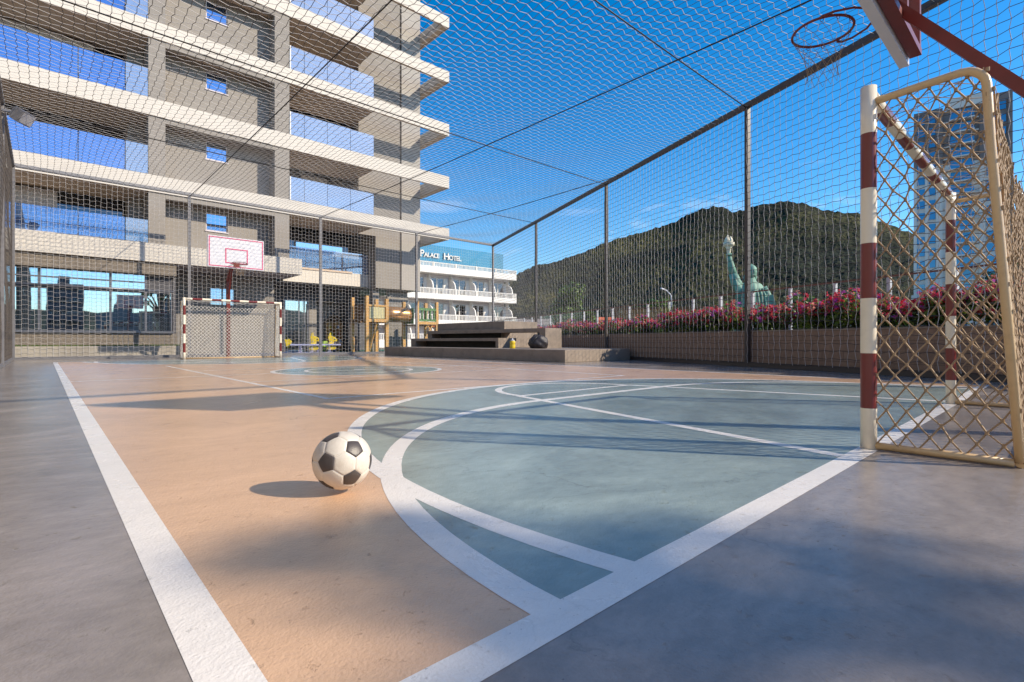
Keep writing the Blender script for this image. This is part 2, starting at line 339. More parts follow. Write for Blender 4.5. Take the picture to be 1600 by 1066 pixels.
def net_panel(name, m, parent, P0, U, V, lu, lv, c, r, a, b, brick=0., keep=None, sag=.02, nrm=None):
    """knotted net: cells c, knots pulled a (along U) and b (along V) alternately"""
    P0, U, V = [np.array(q, float) for q in (P0, U, V)]
    nrm = np.cross(U, V) if nrm is None else np.array(nrm, float)
    nu, nv = int(round(lu/c)), int(round(lv/c)); cu, cv = lu/nu, lv/nv
    I, J = np.meshgrid(np.arange(nu+1), np.arange(nv+1), indexing='ij'); s = np.where((I+J) % 2 == 0, 1., -1.)
    ju = rng.normal(0, .025, I.shape); jv = rng.normal(0, .03, I.shape)
    u = (I+a*s+ju)*cu; v = (J+b*s+jv)*cv
    edge = np.minimum(np.minimum(I, nu-I)/6., np.minimum(J, nv-J)/6.).clip(0, 1)
    sg = sag*edge*(np.sin(I*.31+J*.13)+np.sin(J*.23-I*.11+1.)+.6*np.sin(I*.07))
    u += .25*sg; v += .3*sag*edge*np.sin(I*.19+J*.05)
    P = P0+u[..., None]*U+v[..., None]*V+sg[..., None]*nrm
    ok = np.ones(I.shape, bool) if keep is None else keep(P)
    sA, sB = [], []
    e = ok[:, :-1] & ok[:, 1:]; sA.append(P[:, :-1][e]); sB.append(P[:, 1:][e])
    if brick:
        Pb = P[:, :-1]+(P[:, 1:]-P[:, :-1])*brick
        Q0 = P.copy()
        odd = (np.arange(nu) % 2 == 1)
        L0 = np.where(odd[:, None, None], Pb[:-1], P[:-1, :-1]); L1 = np.where(odd[:, None, None], Pb[1:], P[1:, :-1])
        e = ok[:-1, :-1] & ok[1:, :-1]; sA.append(L0[e]); sB.append(L1[e])
    else:
        e = ok[:-1] & ok[1:]; sA.append(P[:-1][e]); sB.append(P[1:][e])
    return cords((np.concatenate(sA), np.concatenate(sB)), r, name, m, parent, off=tuple(LOC[parent.name]), split=len(sA[0]))

# ------------------------------------------------------------------ camera, sun, sky
SUN_EL = math.radians(32.5); sv = W(.977, -.212); SUN_AZ = math.atan2(sv.x, sv.y)
cam = bpy.data.cameras.new('camera'); co = bpy.data.objects.new('camera', cam); COL.objects.link(co); SC.camera = co
co.location = (0, 0, .62); co.rotation_euler = (math.pi/2, 0, -TH); cam.sensor_fit = 'HORIZONTAL'; cam.sensor_width = 36
cam.lens = 796/1600*36; cam.clip_start = .02; cam.clip_end = 6000
sun = bpy.data.lights.new('sun', 'SUN'); sun.energy = 4.5; sun.angle = math.radians(.75); sun.color = (1, .875, .69)
so = bpy.data.objects.new('sun', sun); COL.objects.link(so)
sd = Vector((math.sin(SUN_AZ)*math.cos(SUN_EL), math.cos(SUN_AZ)*math.cos(SUN_EL), math.sin(SUN_EL)))
so.rotation_euler = sd.to_track_quat('Z', 'Y').to_euler(); so.location = (20, -20, 40)
world = bpy.data.worlds.new('World'); SC.world = world; world.use_nodes = True
nt = world.node_tree; N = nt.nodes; L = nt.links; bg = N['Background']
sky = N.new('ShaderNodeTexSky'); sky.sky_type = 'NISHITA'; sky.sun_disc = False
sky.sun_elevation = SUN_EL; sky.sun_rotation = SUN_AZ; sky.altitude = 300; sky.air_density = 1.0; sky.dust_density = .35; sky.ozone_density = 2.0
hs = N.new('ShaderNodeHueSaturation'); hs.inputs['Saturation'].default_value = 1.48; L.new(sky.outputs[0], hs.inputs['Color'])
tc = N.new('ShaderNodeTexCoord'); mp = N.new('ShaderNodeMapping'); mp.inputs['Scale'].default_value = (2.2, 2.2, 9)
L.new(tc.outputs['Generated'], mp.inputs[0])
cn = N.new('ShaderNodeTexNoise'); cn.inputs['Scale'].default_value = 2.4; cn.inputs['Detail'].default_value = 8; cn.inputs['Roughness'].default_value = .62; cn.inputs['Distortion'].default_value = .4
L.new(mp.outputs[0], cn.inputs['Vector'])
cr = N.new('ShaderNodeValToRGB'); cr.color_ramp.elements[0].position = .56; cr.color_ramp.elements[1].position = .78; L.new(cn.outputs['Fac'], cr.inputs[0])
sx = N.new('ShaderNodeSeparateXYZ'); L.new(tc.outputs['Generated'], sx.inputs[0])
zr = N.new('ShaderNodeValToRGB'); zr.color_ramp.elements[0].position = .08; zr.color_ramp.elements[1].position = .16
e = zr.color_ramp.elements.new(.22); e.color = (1,1,1,1); e = zr.color_ramp.elements.new(.34); e.color = (0,0,0,1)
L.new(sx.outputs[2], zr.inputs[0])
mu = N.new('ShaderNodeMath'); mu.operation = 'MULTIPLY'; L.new(cr.outputs[0], mu.inputs[0]); L.new(zr.outputs[0], mu.inputs[1])
mu2 = N.new('ShaderNodeMath'); mu2.operation = 'MULTIPLY'; mu2.inputs[1].default_value = .4; L.new(mu.outputs[0], mu2.inputs[0])
cm = N.new('ShaderNodeMix'); cm.data_type = 'RGBA'; L.new(mu2.outputs[0], cm.inputs[0]); L.new(hs.outputs[0], cm.inputs[6]); cm.inputs[7].default_value = (7.5, 7.2, 7.4, 1)
L.new(cm.outputs[2], bg.inputs[0]); bg.inputs[1].default_value = .16
SC.view_settings.view_transform = 'Standard'; SC.view_settings.look = 'None'; SC.view_settings.exposure = .48; SC.view_settings.gamma = 1
SC.cycles.max_bounces = 8; SC.cycles.transparent_max_bounces = 24; SC.cycles.glossy_bounces = 4; SC.cycles.diffuse_bounces = 4
SC.cycles.caustics_reflective = False; SC.cycles.caustics_refractive = False; SC.cycles.use_denoising = True
SC.cycles.sample_clamp_indirect = 6

# ------------------------------------------------------------------ ground, court, markings
def sheet(name, polys, m, z):
    b = MB()
    for i, p in enumerate(polys):
        b.add([(x, y, z) for x, y in p], [list(range(len(p)))])
    return tag(b.build(name, m), kind='structure')
b = MB(); n = 96
b.add([(0, 0, -.08)]+[(4000*math.cos(2*math.pi*k/n), 4000*math.sin(2*math.pi*k/n), -.08) for k in range(n)], [(0, 1+k, 1+(k+1) % n) for k in range(n)])
tag(b.build('ground', M['earth']), kind='structure')
tag(box_part('court_floor', M['grey'], None, -14, 32, -14, 23.3, -.07, 0), kind='structure')
tag(box_part('court_paint', M['peach'], None, .25, 9.77, .77, 19.75, .0001, .0004), kind='structure')
CXC = 5.0
def arc(cx, cy, r, a0, a1, n=48): return [(cx+r*math.cos(math.radians(a0+(a1-a0)*k/n)), cy+r*math.sin(math.radians(a0+(a1-a0)*k/n))) for k in range(n+1)]
fut = arc(6.2, .77, 2.94, 0, 90, 32)+arc(3.8, .77, 2.94, 90, 180, 32)
a3 = math.degrees(math.asin((.77-1.48)/3.885))
thr = arc(CXC, 1.48, 3.885, a3, 180-a3, 80)
mir = lambda P: [(x, 20.52-y) for x, y in P][::-1]
hull = []                                           # outline of both zones together
for k in range(181):
    a = math.radians(180*k/180); best = 0
    for cx, cy, r in ((6.2, .77, 2.94), (3.8, .77, 2.94), (CXC, 1.48, 3.885)):
        dx, dy = CXC-cx, .77-cy; bq = dx*math.cos(a)+dy*math.sin(a); disc = bq*bq-(dx*dx+dy*dy-r*r)
        if disc > 0: best = max(best, -bq+math.sqrt(disc))
    hull.append((CXC+best*math.cos(a), .77+best*math.sin(a)))
tb = MB()
for P in (hull, mir(hull)):
    c = (sum(p[0] for p in P)/len(P), sum(p[1] for p in P)/len(P))
    tb.add([(c[0], c[1], .0008)]+[(x, y, .0008) for x, y in P], [(0, 1+k, 1+(k+1) % len(P)) for k in range(len(P))])
cc = arc(CXC, 10.26, 1.68, 0, 360, 72)[:-1]
tb.add([(x, y, .0008) for x, y in cc], [list(range(len(cc)))])
tag(tb.build('zone_paint', M['teal']), kind='structure')
lb = MB(); zi = [0.0012]
def strip(P, w, closed=False):
    n = len(P); lft, rgt = [], []; h = w/2
    for i in range(n):
        p = Vector(P[i]); a = Vector(P[(i-1) % n]) if (closed or i) else p; c = Vector(P[(i+1) % n]) if (closed or i < n-1) else p
        d1 = (p-a).normalized() if (p-a).length > 1e-9 else (c-p).normalized(); d2 = (c-p).normalized() if (c-p).length > 1e-9 else d1
        nn = Vector((-(d1+d2).y, (d1+d2).x)); nn.normalize(); k = h/max(.4, nn.dot(Vector((-d1.y, d1.x))))
        lft.append(p+nn*k); rgt.append(p-nn*k)
    z = zi[0]; zi[0] += .00003
    vs = [(q.x, q.y, z) for q in lft]+[(q.x, q.y, z) for q in rgt]
    lb.add(vs, [(n+i, n+(i+1) % n, (i+1) % n, i) for i in range(n if closed else n-1)])
strip([(.25, .77), (9.77, .77), (9.77, 19.75), (.25, 19.75)], .10, True)
strip([(.30, 10.26), (9.72, 10.26)], .06)
strip(arc(CXC, 10.26, 1.70, 0, 360, 72)[:-1], .09, True); strip(arc(CXC, 10.26, 1.08, 0, 360, 60)[:-1], .08, True)
dk = arc(CXC, 10.26, .13, 0, 360, 24)[:-1]; lb.add([(x, y, .0024) for x, y in dk], [list(range(24))])
strip([(2.25, 5.38), (7.66, 5.38), (7.66, 15.14), (2.25, 15.14)], .065, True)
strip([(2.3, 8.33), (7.6, 8.33)], .05); strip([(2.3, 12.19), (7.6, 12.19)], .05)
key = [(3.17, .82), (3.94, 4.17)]; key2 = [(6.83, .82), (6.06, 4.17)]
ftc = [(3.98, 4.30)]+arc(CXC, 4.17, 1.03, 172, 8, 40)+[(6.02, 4.30)]
for f in (lambda P: P, mir):
    strip(f(fut), .10); strip(f(thr), .095); strip(f(key), .085); strip(f(key2), .085)
    strip(f([(3.92, 4.17), (6.08, 4.17)]), .075); strip(f(arc(CXC, 4.17, 1.03, 180, 0, 48)), .085)
tag(lb.build('line_markings', M['line']), kind='structure')
tag(box_part('playground_floor', M['rubberb'], None, 4.3, 12.0, 23.32, 31, -.06, .012), kind='structure')
tag(box_part('playground_floor', M['rubberg'], None, 12.0, 24, 23.32, 33, -.06, .010), kind='structure')

# ------------------------------------------------------------------ sports cage
ZT = 6.3; NC = .155; NR = .0056
rx = lambda y: 12.5+.402*(y-5.2)
RD = Vector((.402, 1, 0)).normalized(); RN = Vector((RD.y, -RD.x, 0))      # along the slanted side, and outward
def post(par, x, y, m, ax=(1,0,0), ay=(0,1,0), h=ZT-.06, w=.05):
    return MB().obox((x, y, h/2), ax, ay, (0,0,1), w, w, h/2).build('post', m, par, bevel=.006)
def rail(par, name, a, b, w, h, m): return MB().bar(a, b, w, h).build(name, m, par)
cf = thing('cage_fence', 'back wall of the sports cage, cream cord net on grey posts behind the far goal', 'fence', (9.5, 23, 0))
for x in (-.73, 4.16, 9.29, 14.36, 19.62): post(cf, x, 23, M['steel'])
rail(cf, 'top_rail', (-.80, 23, ZT), (19.68, 23, ZT), .11, .11, M['steel'])
rail(cf, 'bottom_rail', (-.68, 23, .05), (19.5, 23, .05), .07, .09, M['steel'])
net_panel('net', M['net'], cf, (-.68, 22.94, .08), (1,0,0), (0,0,1), 20.25, 6.17, NC, .0040, .008, .012, brick=.2, sag=.006)
lf = thing('cage_fence', 'side wall of the sports cage seen almost edge-on at the left, with the floodlight', 'fence', (-.74, 11, 0))
for y in (-.65, 5.25, 11.2, 17.15): post(lf, -.74, y, M['steel'])
rail(lf, 'top_rail', (-.74, -.7, ZT), (-.74, 22.94, ZT), .11, .11, M['steel'])
rail(lf, 'bottom_rail', (-.74, -.6, .05), (-.74, 22.9, .05), .07, .09, M['steel'])
net_panel('net', M['net_shaded'], lf, (-.74, -.6, .08), (0,1,0), (0,0,1), 23.5, 6.17, NC, NR, .05, .05)
rf = thing('cage_fence', 'slanting side wall of the sports cage, cord net on brown posts along the flower bed', 'fence', (14, 9, 0))
for y in (-.7, 5.2, 11.2, 17.1): post(rf, rx(y), y, M['steelbrown'], RN, RD)
A, B = Vector((rx(-.75), -.75, 0)), Vector((rx(22.94), 22.94, 0)); up = Vector((0,0,1))
rail(rf, 'top_rail', A+up*ZT, B+up*ZT, .115, .115, M['steelbrown'])
rail(rf, 'bottom_rail', A+up*.06, B+up*.06, .08, .11, M['steelbrown'])
net_panel('net', [M['net'], M['net_shaded']], rf, A+up*.10-RN*.055, RD, up, (B-A).length-.06, 6.12, NC, NR, .085, .07, nrm=RN)
nf = thing('cage_fence', 'open steel end bay of the sports cage behind the viewer', 'fence', (4.7, -.72, 0))
rail(nf, 'top_rail', (-.68, -.72, ZT), (rx(-.75)-.07, -.72, ZT), .11, .11, M['steel'])
cn_ = thing('ceiling_net', 'wide cord net stretched on dark cables as the roof of the sports cage', 'net', (7, 11, ZT))
def cable(a, b, sag):
    a, b = Vector(a), Vector(b)
    MB().tube([a.lerp(b, k/14)-Vector((0,0,sag*math.sin(math.pi*k/14))) for k in range(15)], .013, 6).build('cable', M['cable'], cn_)
for y in (5.22, 11.2, 17.15): cable((-.7, y, ZT-.05), (rx(y)-.05, y, ZT-.05), .05)
for x, y0 in ((4.2, -.7), (9.3, -.7), (14.44, 10.2)): cable((x, y0, ZT-.04), (x, 22.95, ZT-.04), .06)
net_panel('net', [M['net_shaded'], M['net']], cn_, (-.69, -.68, ZT-.02), (1,0,0), (0,1,0), 20.3, 23.6, NC, .0047, .07, .17, sag=.03,
          keep=lambda P: P[..., 0] < 12.44+.402*(P[..., 1]-5.2), nrm=(0,0,-1))
# floodlight on the left side wall
fl = thing('floodlight', 'small square floodlight clamped high on the left cage post', 'floodlight', (-.6, 17.1, 6.02))
b = MB(); b.bar((-6.68, 17.02, 6.1), (-.45, 17.0, 6.08), .05, .05); b.bar((-.47, 16.98, 6.22), (-.47, 16.98, 5.98), .03, .10); b.build('bracket', M['frame'], fl)
d0 = Vector((.62, -.45, -.5)).normalized(); sx_ = d0.cross(Vector((0,0,1))).normalized(); uz_ = sx_.cross(d0)
c0 = Vector((-.36, 16.92, 5.98)); b = MB(); b.obox(c0, d0, sx_, uz_, .10, .19, .15)
for k in range(-3, 4): b.obox(c0-d0*.13+sx_*.05*k, d0, sx_, uz_, .04, .008, .12)
b.build('housing', M['frame'], fl, bevel=.01)
MB().obox(c0+d0*.103, d0, sx_, uz_, .006, .165, .125).build('lens', M['lampglass'], fl)

# ------------------------------------------------------------------ goals
def striped(path_pts, r, bands, n, name, par):
    """tube whose colour changes at the given lengths"""
    a, bb = Vector(path_pts[0]), Vector(path_pts[1]); Lh = (bb-a).length; d = (bb-a)/Lh
    pts, cols = [], []
    for s0, s1, c in bands: pts += [a+d*s0]; cols += [c]
    pts.append(a+d*bands[-1][1])
    return MB().tube(pts, r, n, mfun=lambda i: cols[min(i, len(cols)-1)]).build(name, [M['white'], M['red']], par)
def make_goal(k=1., cord='goalnet'):
    g = thing('goal', 'x', 'goal'); HW = 1.545; H = 2.04
    lv = [0, .235, .55, .865, 1.18, 1.495, 1.81, 2.08]
    for s in (-1, 1): striped([(s*HW, 0, 0), (s*HW, 0, 2.08)], .041, [(lv[i], lv[i+1], i % 2) for i in range(7)], 14, 'goal_post', g)
    w = (2*HW-.06)/10.4; e = [0, .7*w]+[.7*w+w*k for k in range(1, 10)]+[2*HW-.06]
    striped([(-HW+.03, 0, H), (HW-.03, 0, H)], .038, [(e[i], e[i+1], i % 2) for i in range(len(e)-1)], 14, 'crossbar', g)
    for s in (-1, 1):
        x = s*HW; P = [(x, -.03, 1.99), (x, -.20, 2.0), (x, -.40, 2.01)]
        P += [(x, -.40-.10*math.sin(t), 1.91+.10*math.cos(t)) for t in (.3, .6, .9, 1.2, 1.5)]
        P += [(x, -.515, 1.6), (x, -.57, .8), (x, -.62, .03)]
        MB().tube(P, .021, 10).build('back_tube', M['cream'], g)
        MB().tube([(x, -.035, .022), (x, -.60, .022)], .021, 10).build('base_tube', M['cream'], g)
    MB().tube([(-HW, -.62, .022), (HW, -.62, .022)], .021, 10).build('base_tube', M['cream'], g)
    SA, SB, KN = [], [], []
    def diamond(f, nu, nv):
        Q = {}
        def nd(i, j):                                # half-cell lattice
            if (i, j) not in Q:
                p = np.array(f(i/(2*nu), j/(2*nv))); p = p+rng.normal(0, .005, 3); Q[(i, j)] = p; KN.append(p)
            return Q[(i, j)]
        for i in range(2*nu+1):
            for j in range(2*nv+1):
                if (i+j) % 2: continue
                for dj in (-1, 1):
                    if i+1 <= 2*nu and 0 <= j+dj <= 2*nv: SA.append(nd(i, j)); SB.append(nd(i+1, j+dj))
    zt = 1.985
    dep = lambda z: .615-.11*(z/zt)
    for s in (-1, 1): diamond(lambda u, v: (s*HW+.012*math.sin(3.1*u)*math.sin(3.1*v), -.035-(dep(v*zt)-.04)*u, .03+v*(zt-.03)), 6, 15)
    nside, kside = len(SA), len(KN)
    diamond(lambda u, v: (-HW+2*HW*u, -dep(v*zt)-.02+.05*math.sin(math.pi*u)*math.sin(math.pi*v), .03+v*(zt-.13)-.07*math.sin(math.pi*u)*v**4), 26, 15)
    nback, kback = len(SA), len(KN)
    diamond(lambda u, v: (-HW+2*HW*u, -.04-.45*v, 2.0-.03*math.sin(math.pi*u)*math.sin(math.pi*min(1, v*.62))), 14, 2)
    SA2, SB2 = np.array(SA), np.array(SB); K = np.array(KN); kd = np.array([0, 0, .010])
    r = np.concatenate([np.where(np.arange(len(SA2)) < nside, .0048, np.where(np.arange(len(SA2)) < nback, .0042, .0024)), np.where(np.arange(len(K)) < kside, .0105, np.where(np.arange(len(K)) < kback, .007, .003))]).reshape(-1, 1)
    cords((np.concatenate([SA2, K-kd]), np.concatenate([SB2, K+kd])), r*k, 'net', M[cord], g)
    return g
g1 = make_goal(); g1.location = (5.045, .77, 0)
tag(g1, 'near goal at the right edge, red and white banded posts with a cream diamond net', group='goals on the court')
g2 = make_goal(1.75, 'sunlit_cord'); g2.location = (5.01, 19.98, 0); g2.rotation_euler.z = math.pi
tag(g2, 'far goal in front of the cage wall, below the white backboard', group='goals on the court')

# ------------------------------------------------------------------ basketball hoops
def make_hoop():
    h = thing('basketball_hoop', 'x', 'basketball hoop'); BF = 1.12
    b = MB(); b.bar((0, 0, 0), (0, 0, 2.82), .12, .12, up=(0,1,0)); b.bar((0, -.03, 2.78), (0, .48, 3.32), .12, .12); b.box(-.17, .17, -.17, .17, 0, .015)
    b.build('post', M['hoopred'], h, bevel=.005)
    MB().bar((0, .44, 3.30), (0, BF-.10, 3.42), .10, .10).build('arm', M['hoopred'], h)
    MB().bar((.02, .03, 2.06), (.10, BF-.09, 3.36), .055, .075).build('brace', M['hoopred'], h)
    b = MB()
    for z in (3.23, 4.13): b.box(-.86, .86, BF-.17, BF-.08, z-.03, z+.03)
    for x in (-.83, -.3, .3, .83): b.box(x-.03, x+.03, BF-.165, BF-.077, 3.262, 4.098)
    b.build('back_frame', M['hoopred'], h)
    bd = box_part('backboard', M['board'], h, -.89, .89, BF-.075, BF, 3.15, 4.22, bevel=.006)
    def frame_line(x0, x1, z0, z1, w):
        b = MB(); y0, y1 = BF+.0005, BF+.004
        b.box(x0, x1, y0, y1, z0, z0+w); b.box(x0, x1, y0, y1, z1-w, z1); b.box(x0, x0+w, y0, y1, z0+w, z1-w); b.box(x1-w, x1, y0, y1, z0+w, z1-w)
        b.build('marking', M['pinkline'], bd)
    frame_line(-.86, .86, 3.18, 4.19, .035); frame_line(-.36, .36, 3.31, 3.83, .04)
    zr_ = 3.30; rc = BF+.15+.23
    b = MB(); b.tube([(.23*math.cos(2*math.pi*k/36), rc+.23*math.sin(2*math.pi*k/36), zr_) for k in range(36)], .011, 8, closed=True)
    b.box(-.09, .09, BF+.004, BF+.02, zr_-.09, zr_+.05)
    for s in (-1, 1):
        P = [(s*.08, BF+.01, zr_-.01), (s*.20, BF+.10, zr_-.012), (s*.262, BF+.22, zr_-.014), (s*.268, BF+.30, zr_-.014), (s*.252, BF+.325, zr_-.01), (s*.232, BF+.33, zr_)]
        b.tube(P, .009, 8)
    for k in range(12):
        a = 2*math.pi*(k+.5)/12; c = Vector((.23*math.cos(a), rc+.23*math.sin(a), zr_-.018)); t = Vector((-math.sin(a), math.cos(a), 0))
        b.tube([c+t*.012*math.cos(q)+Vector((0,0,.014*math.sin(q))) for q in [2*math.pi*i/8 for i in range(8)]], .0025, 5, closed=True)
    b.build('rim', M['hoopred'], h)
    SA, SB = [], []; rows = 6; rad = [.225, .19, .16, .135, .12, .115, .125]
    for j in range(rows):
        for k in range(12):
            for dk in (-.5, .5):
                a0 = 2*math.pi*(k+.5*(j % 2)+.5)/12; a1 = 2*math.pi*(k+.5*(j % 2)+.5+dk)/12
                SA.append((rad[j]*math.cos(a0), rc+rad[j]*math.sin(a0), zr_-.03-.066*j)); SB.append((rad[j+1]*math.cos(a1), rc+rad[j+1]*math.sin(a1), zr_-.03-.066*(j+1)))
    cords((np.array(SA), np.array(SB)), .0016, 'hoop_net', M['goalnet'], h)
    return h
h1 = make_hoop(); h1.location = (4.97, -.07, 0)
tag(h1, 'near basketball hoop seen from behind at top right, red rim and steel brace', group='basketball hoops')
h2 = copy_tree(h1); h2.location = (4.97, 20.74, 0); h2.rotation_euler.z = math.pi
tag(h2, 'far basketball hoop with white pink-lined backboard on a red post behind the goal', group='basketball hoops')

# ------------------------------------------------------------------ football
def football(c, r, fwd, upv):
    g = (1+5**.5)/2; V = []
    for s in (-1, 1):
        for t in (-1, 1): V += [Vector((0, s, t*g)), Vector((s, t*g, 0)), Vector((t*g, 0, s))]
    nb = [[j for j in range(12) if j != i and (V[i]-V[j]).length < 2.05] for i in range(12)]
    faces = []
    for i in range(12):
        n = V[i].normalized(); ref = (V[nb[i][0]]-V[i]); ref = (ref-n*ref.dot(n)).normalized(); w = n.cross(ref)
        o = sorted(nb[i], key=lambda j: math.atan2((V[j]-V[i]).dot(w), (V[j]-V[i]).dot(ref)))
        faces.append(([V[i]*2/3+V[j]/3 for j in o], 1))
    for i in range(12):
        for j in nb[i]:
            for k in nb[i]:
                if i < j < k and k in nb[j]:
                    tri = [i, j, k]
                    if (V[j]-V[i]).cross(V[k]-V[i]).dot(V[i]) < 0: tri = [i, k, j]
                    P = []
                    for q in range(3): a, bq = V[tri[q]], V[tri[(q+1) % 3]]; P += [a*2/3+bq/3, a/3+bq*2/3]
                    faces.append((P, 0))
    hexn = (V[0]+V[nb[0][0]]+[V[k] for k in nb[0] if k in nb[nb[0][0]]][0]).normalized()
    pen = (V[0].normalized()-hexn*V[0].normalized().dot(hexn)).normalized()
    Ms = Matrix((pen, hexn.cross(pen), hexn)).transposed()
    fwd = Vector(fwd).normalized(); upv = Vector(upv); pd = (upv-fwd*upv.dot(fwd)).normalized()
    R = Matrix((pd, fwd.cross(pd), fwd)).transposed() @ Ms.inverted()
    b = MB(); NN = 9; c = Vector(c)
    for P, mi in faces:
        ctr = sum(P, Vector())/len(P); k = len(P); vs = []; fs = []
        for q in range(k):
            A_, B_ = P[q], P[(q+1) % k]; idx = {}
            for i in range(NN+1):
                for j in range(i+1):
                    t = i/NN; s = j/i if i else 0; p = ctr.lerp(A_.lerp(B_, s), t).normalized()
                    e = max(0, (t-.86)/.14); rr = r*(1-.022*e*e); idx[(i, j)] = len(vs); vs.append(c+(R @ p)*rr)
            for i in range(NN):
                for j in range(i+1):
                    fs.append((idx[(i, j)], idx[(i+1, j)], idx[(i+1, j+1)]))
                    if j < i: fs.append((idx[(i, j)], idx[(i+1, j+1)], idx[(i, j+1)]))
        b.add(vs, fs, mi, True)
    return b.build('football', [M['ballw'], M['ballk']])
bc = W(-.697, 2.093, .131); r_ = .117; bc.z = r_+.013
vw = (Vector((0, 0, .62))-bc).normalized(); rt = Vector((CS, -SN, 0)); up_ = vw.cross(rt)*-1 if vw.cross(rt).z < 0 else vw.cross(rt)
fb = football(bc, r_, vw+rt*.10-up_*.13, rt*math.cos(math.radians(58))+up_*math.sin(math.radians(58)))
tag(fb, 'classic football of white hexagons and black pentagons lying on the court', 'ball')

# ------------------------------------------------------------------ concrete bleacher with things on it
bl = thing('bleacher', 'stepped brown concrete bench seating with dark slots, beside the court under the far net', 'bleacher', (13, 15, 0))
b = MB(); b.prism([(11.0, 20.2), (11.0, 9.72), (14.22, 9.72), (18.35, 20.2)], 0, .365)
b.build('platform', M['concrete'], bl, bevel=.012)
b = MB(); b.box(12.2, 13.1, 14.0, 20.0, .62, .73); b.box(12.2, 12.9, 14.0, 14.16, .365, .62); b.box(12.2, 12.9, 19.6, 20.0, .365, .62)
b.build('tier', M['concrete'], bl, bevel=.008)
box_part('slot', M['slotshade'], bl, 12.75, 12.95, 14.16, 19.6, .365, .62)
b = MB(); b.box(13.02, 13.88, 12.42, 19.95, .94, 1.08); b.box(13.02, 13.88, 12.42, 12.72, .365, .94); b.box(13.05, 13.5, 19.6, 19.95, .73, .94)
b.build('tier', M['concrete'], bl, bevel=.008)
box_part('slot', M['slotshade'], bl, 13.55, 13.75, 15.4, 19.6, .365, .94)
b = MB(); b.box(13.56, 15.45, 15.2, 19.9, .365, 1.42); b.build('tier', M['concrete'], bl, bevel=.008)
bo = thing('drink_bottle', 'small yellow drink bottle standing on the concrete bleacher step', 'bottle', (11.75, 12.75, .365))
MB().lathe((11.75, 12.75, .365), [(0, 0), (.088, 0), (.095, .02), (.095, .10), (.084, .13), (.084, .15), (.095, .18), (.095, .235), (.07, .265), (0, .265)], 18).build('body', M['yellow'], bo)
MB().lathe((11.75, 12.75, .63), [(.072, 0), (.075, .018), (.05, .03), (.022, .04), (.02, .085), (0, .09)], 14).build('cap', M['board'], bo)
bg_ = thing('bag', 'slumped black fabric bag leaning by the leg of the concrete bench', 'bag', (12.35, 12.1, .365))
def blob(c, sx, sy, sz, nu=28, nv=16, rough=.06, flat=.25, seed=0., rz=0.):
    vs = []; fs = []; c = Vector(c)
    for i in range(nv+1):
        ph = math.pi*i/nv
        for k in range(nu):
            a = 2*math.pi*k/nu; d = Vector((math.sin(ph)*math.cos(a), math.sin(ph)*math.sin(a), math.cos(ph)))
            f = 1+rough*mnoise.noise(d*2.2+Vector((seed, 3, 1)))*2+rough*.6*mnoise.noise(d*6+Vector((seed, 8, 1)))
            z = d.z*f; z = max(z, -1+flat) if z < 0 else z
            x, y = d.x*f*sx, d.y*f*sy
            vs.append(c+Vector((x*math.cos(rz)-y*math.sin(rz), x*math.sin(rz)+y*math.cos(rz), z*sz)))
    for i in range(nv):
        for k in range(nu): fs.append((i*nu+k, (i+1)*nu+k, (i+1)*nu+(k+1) % nu, i*nu+(k+1) % nu))
    return vs, fs
ux, uy = Vector((CS, -SN, 0)), Vector((SN, CS, 0)); c = Vector((12.35, 12.1, .56))
b = MB(); b.add(*blob(c, .34, .21, .26, 36, 22, .09, .26, 2., -TH), 0, True); b.build('body', M['bag'], bg_)
MB().tube([c+ux*(-.10+.22*math.cos(t)*.4)+uy*(-.02)+Vector((0,0,.215+.06*math.sin(t))) for t in [math.pi*k/10 for k in range(11)]], .014, 8).build('handle', M['black'], bg_)
MB().tube([c+ux*x+uy*y+Vector((0,0,z)) for x, y, z in ((-.02, -.10, .24), (-.14, -.19, .13), (-.24, -.20, -.03), (-.28, -.17, -.17))], .018, 8).build('strap', M['black'], bg_)

# ------------------------------------------------------------------ flower bed and boundary fence on the right
def off(y, d, z=0.): p = Vector((rx(y), y, z))+RN*d; p.z = z; return p
pw = thing('planter_wall', 'low brown textured wall of the flower bed behind the cage net', 'wall', tuple(off(9, .2)))
MB().obox(off(10.5, .20, .42), RD, RN, (0,0,1), 15.4, .09, .42).build('wall', block_mat('planter_blocks', (.30, .205, .145), .6, .21, .72, .9, .5, .012), pw)
MB().obox(off(10.5, .20, .855), RD, RN, (0,0,1), 15.4, .105, .015).build('coping', M['concrete'], pw)
b = MB(); b.obox(off(10.5, 1.15, .40), RD, RN, (0,0,1), 15.4, .85, .36); tag(b.build('soil', M['soil']), kind='structure')
def leaf_cloud(b, pts, size, mi, up=.4, aspect=.55):
    for p, nrm in pts:
        s = size*random.uniform(.6, 1.3); t = Vector((random.gauss(0,1), random.gauss(0,1), random.gauss(0,.7))).normalized()
        n = (Vector(nrm)+Vector((random.gauss(0,.6), random.gauss(0,.6), random.gauss(0,.6)+up))).normalized()
        t = (t-n*t.dot(n)).normalized(); w = n.cross(t); p = Vector(p)
        b.add([p-t*s, p+w*s*aspect-n*s*.12, p+t*s, p-w*s*aspect-n*s*.12], [(0, 1, 2, 3)], mi, False)
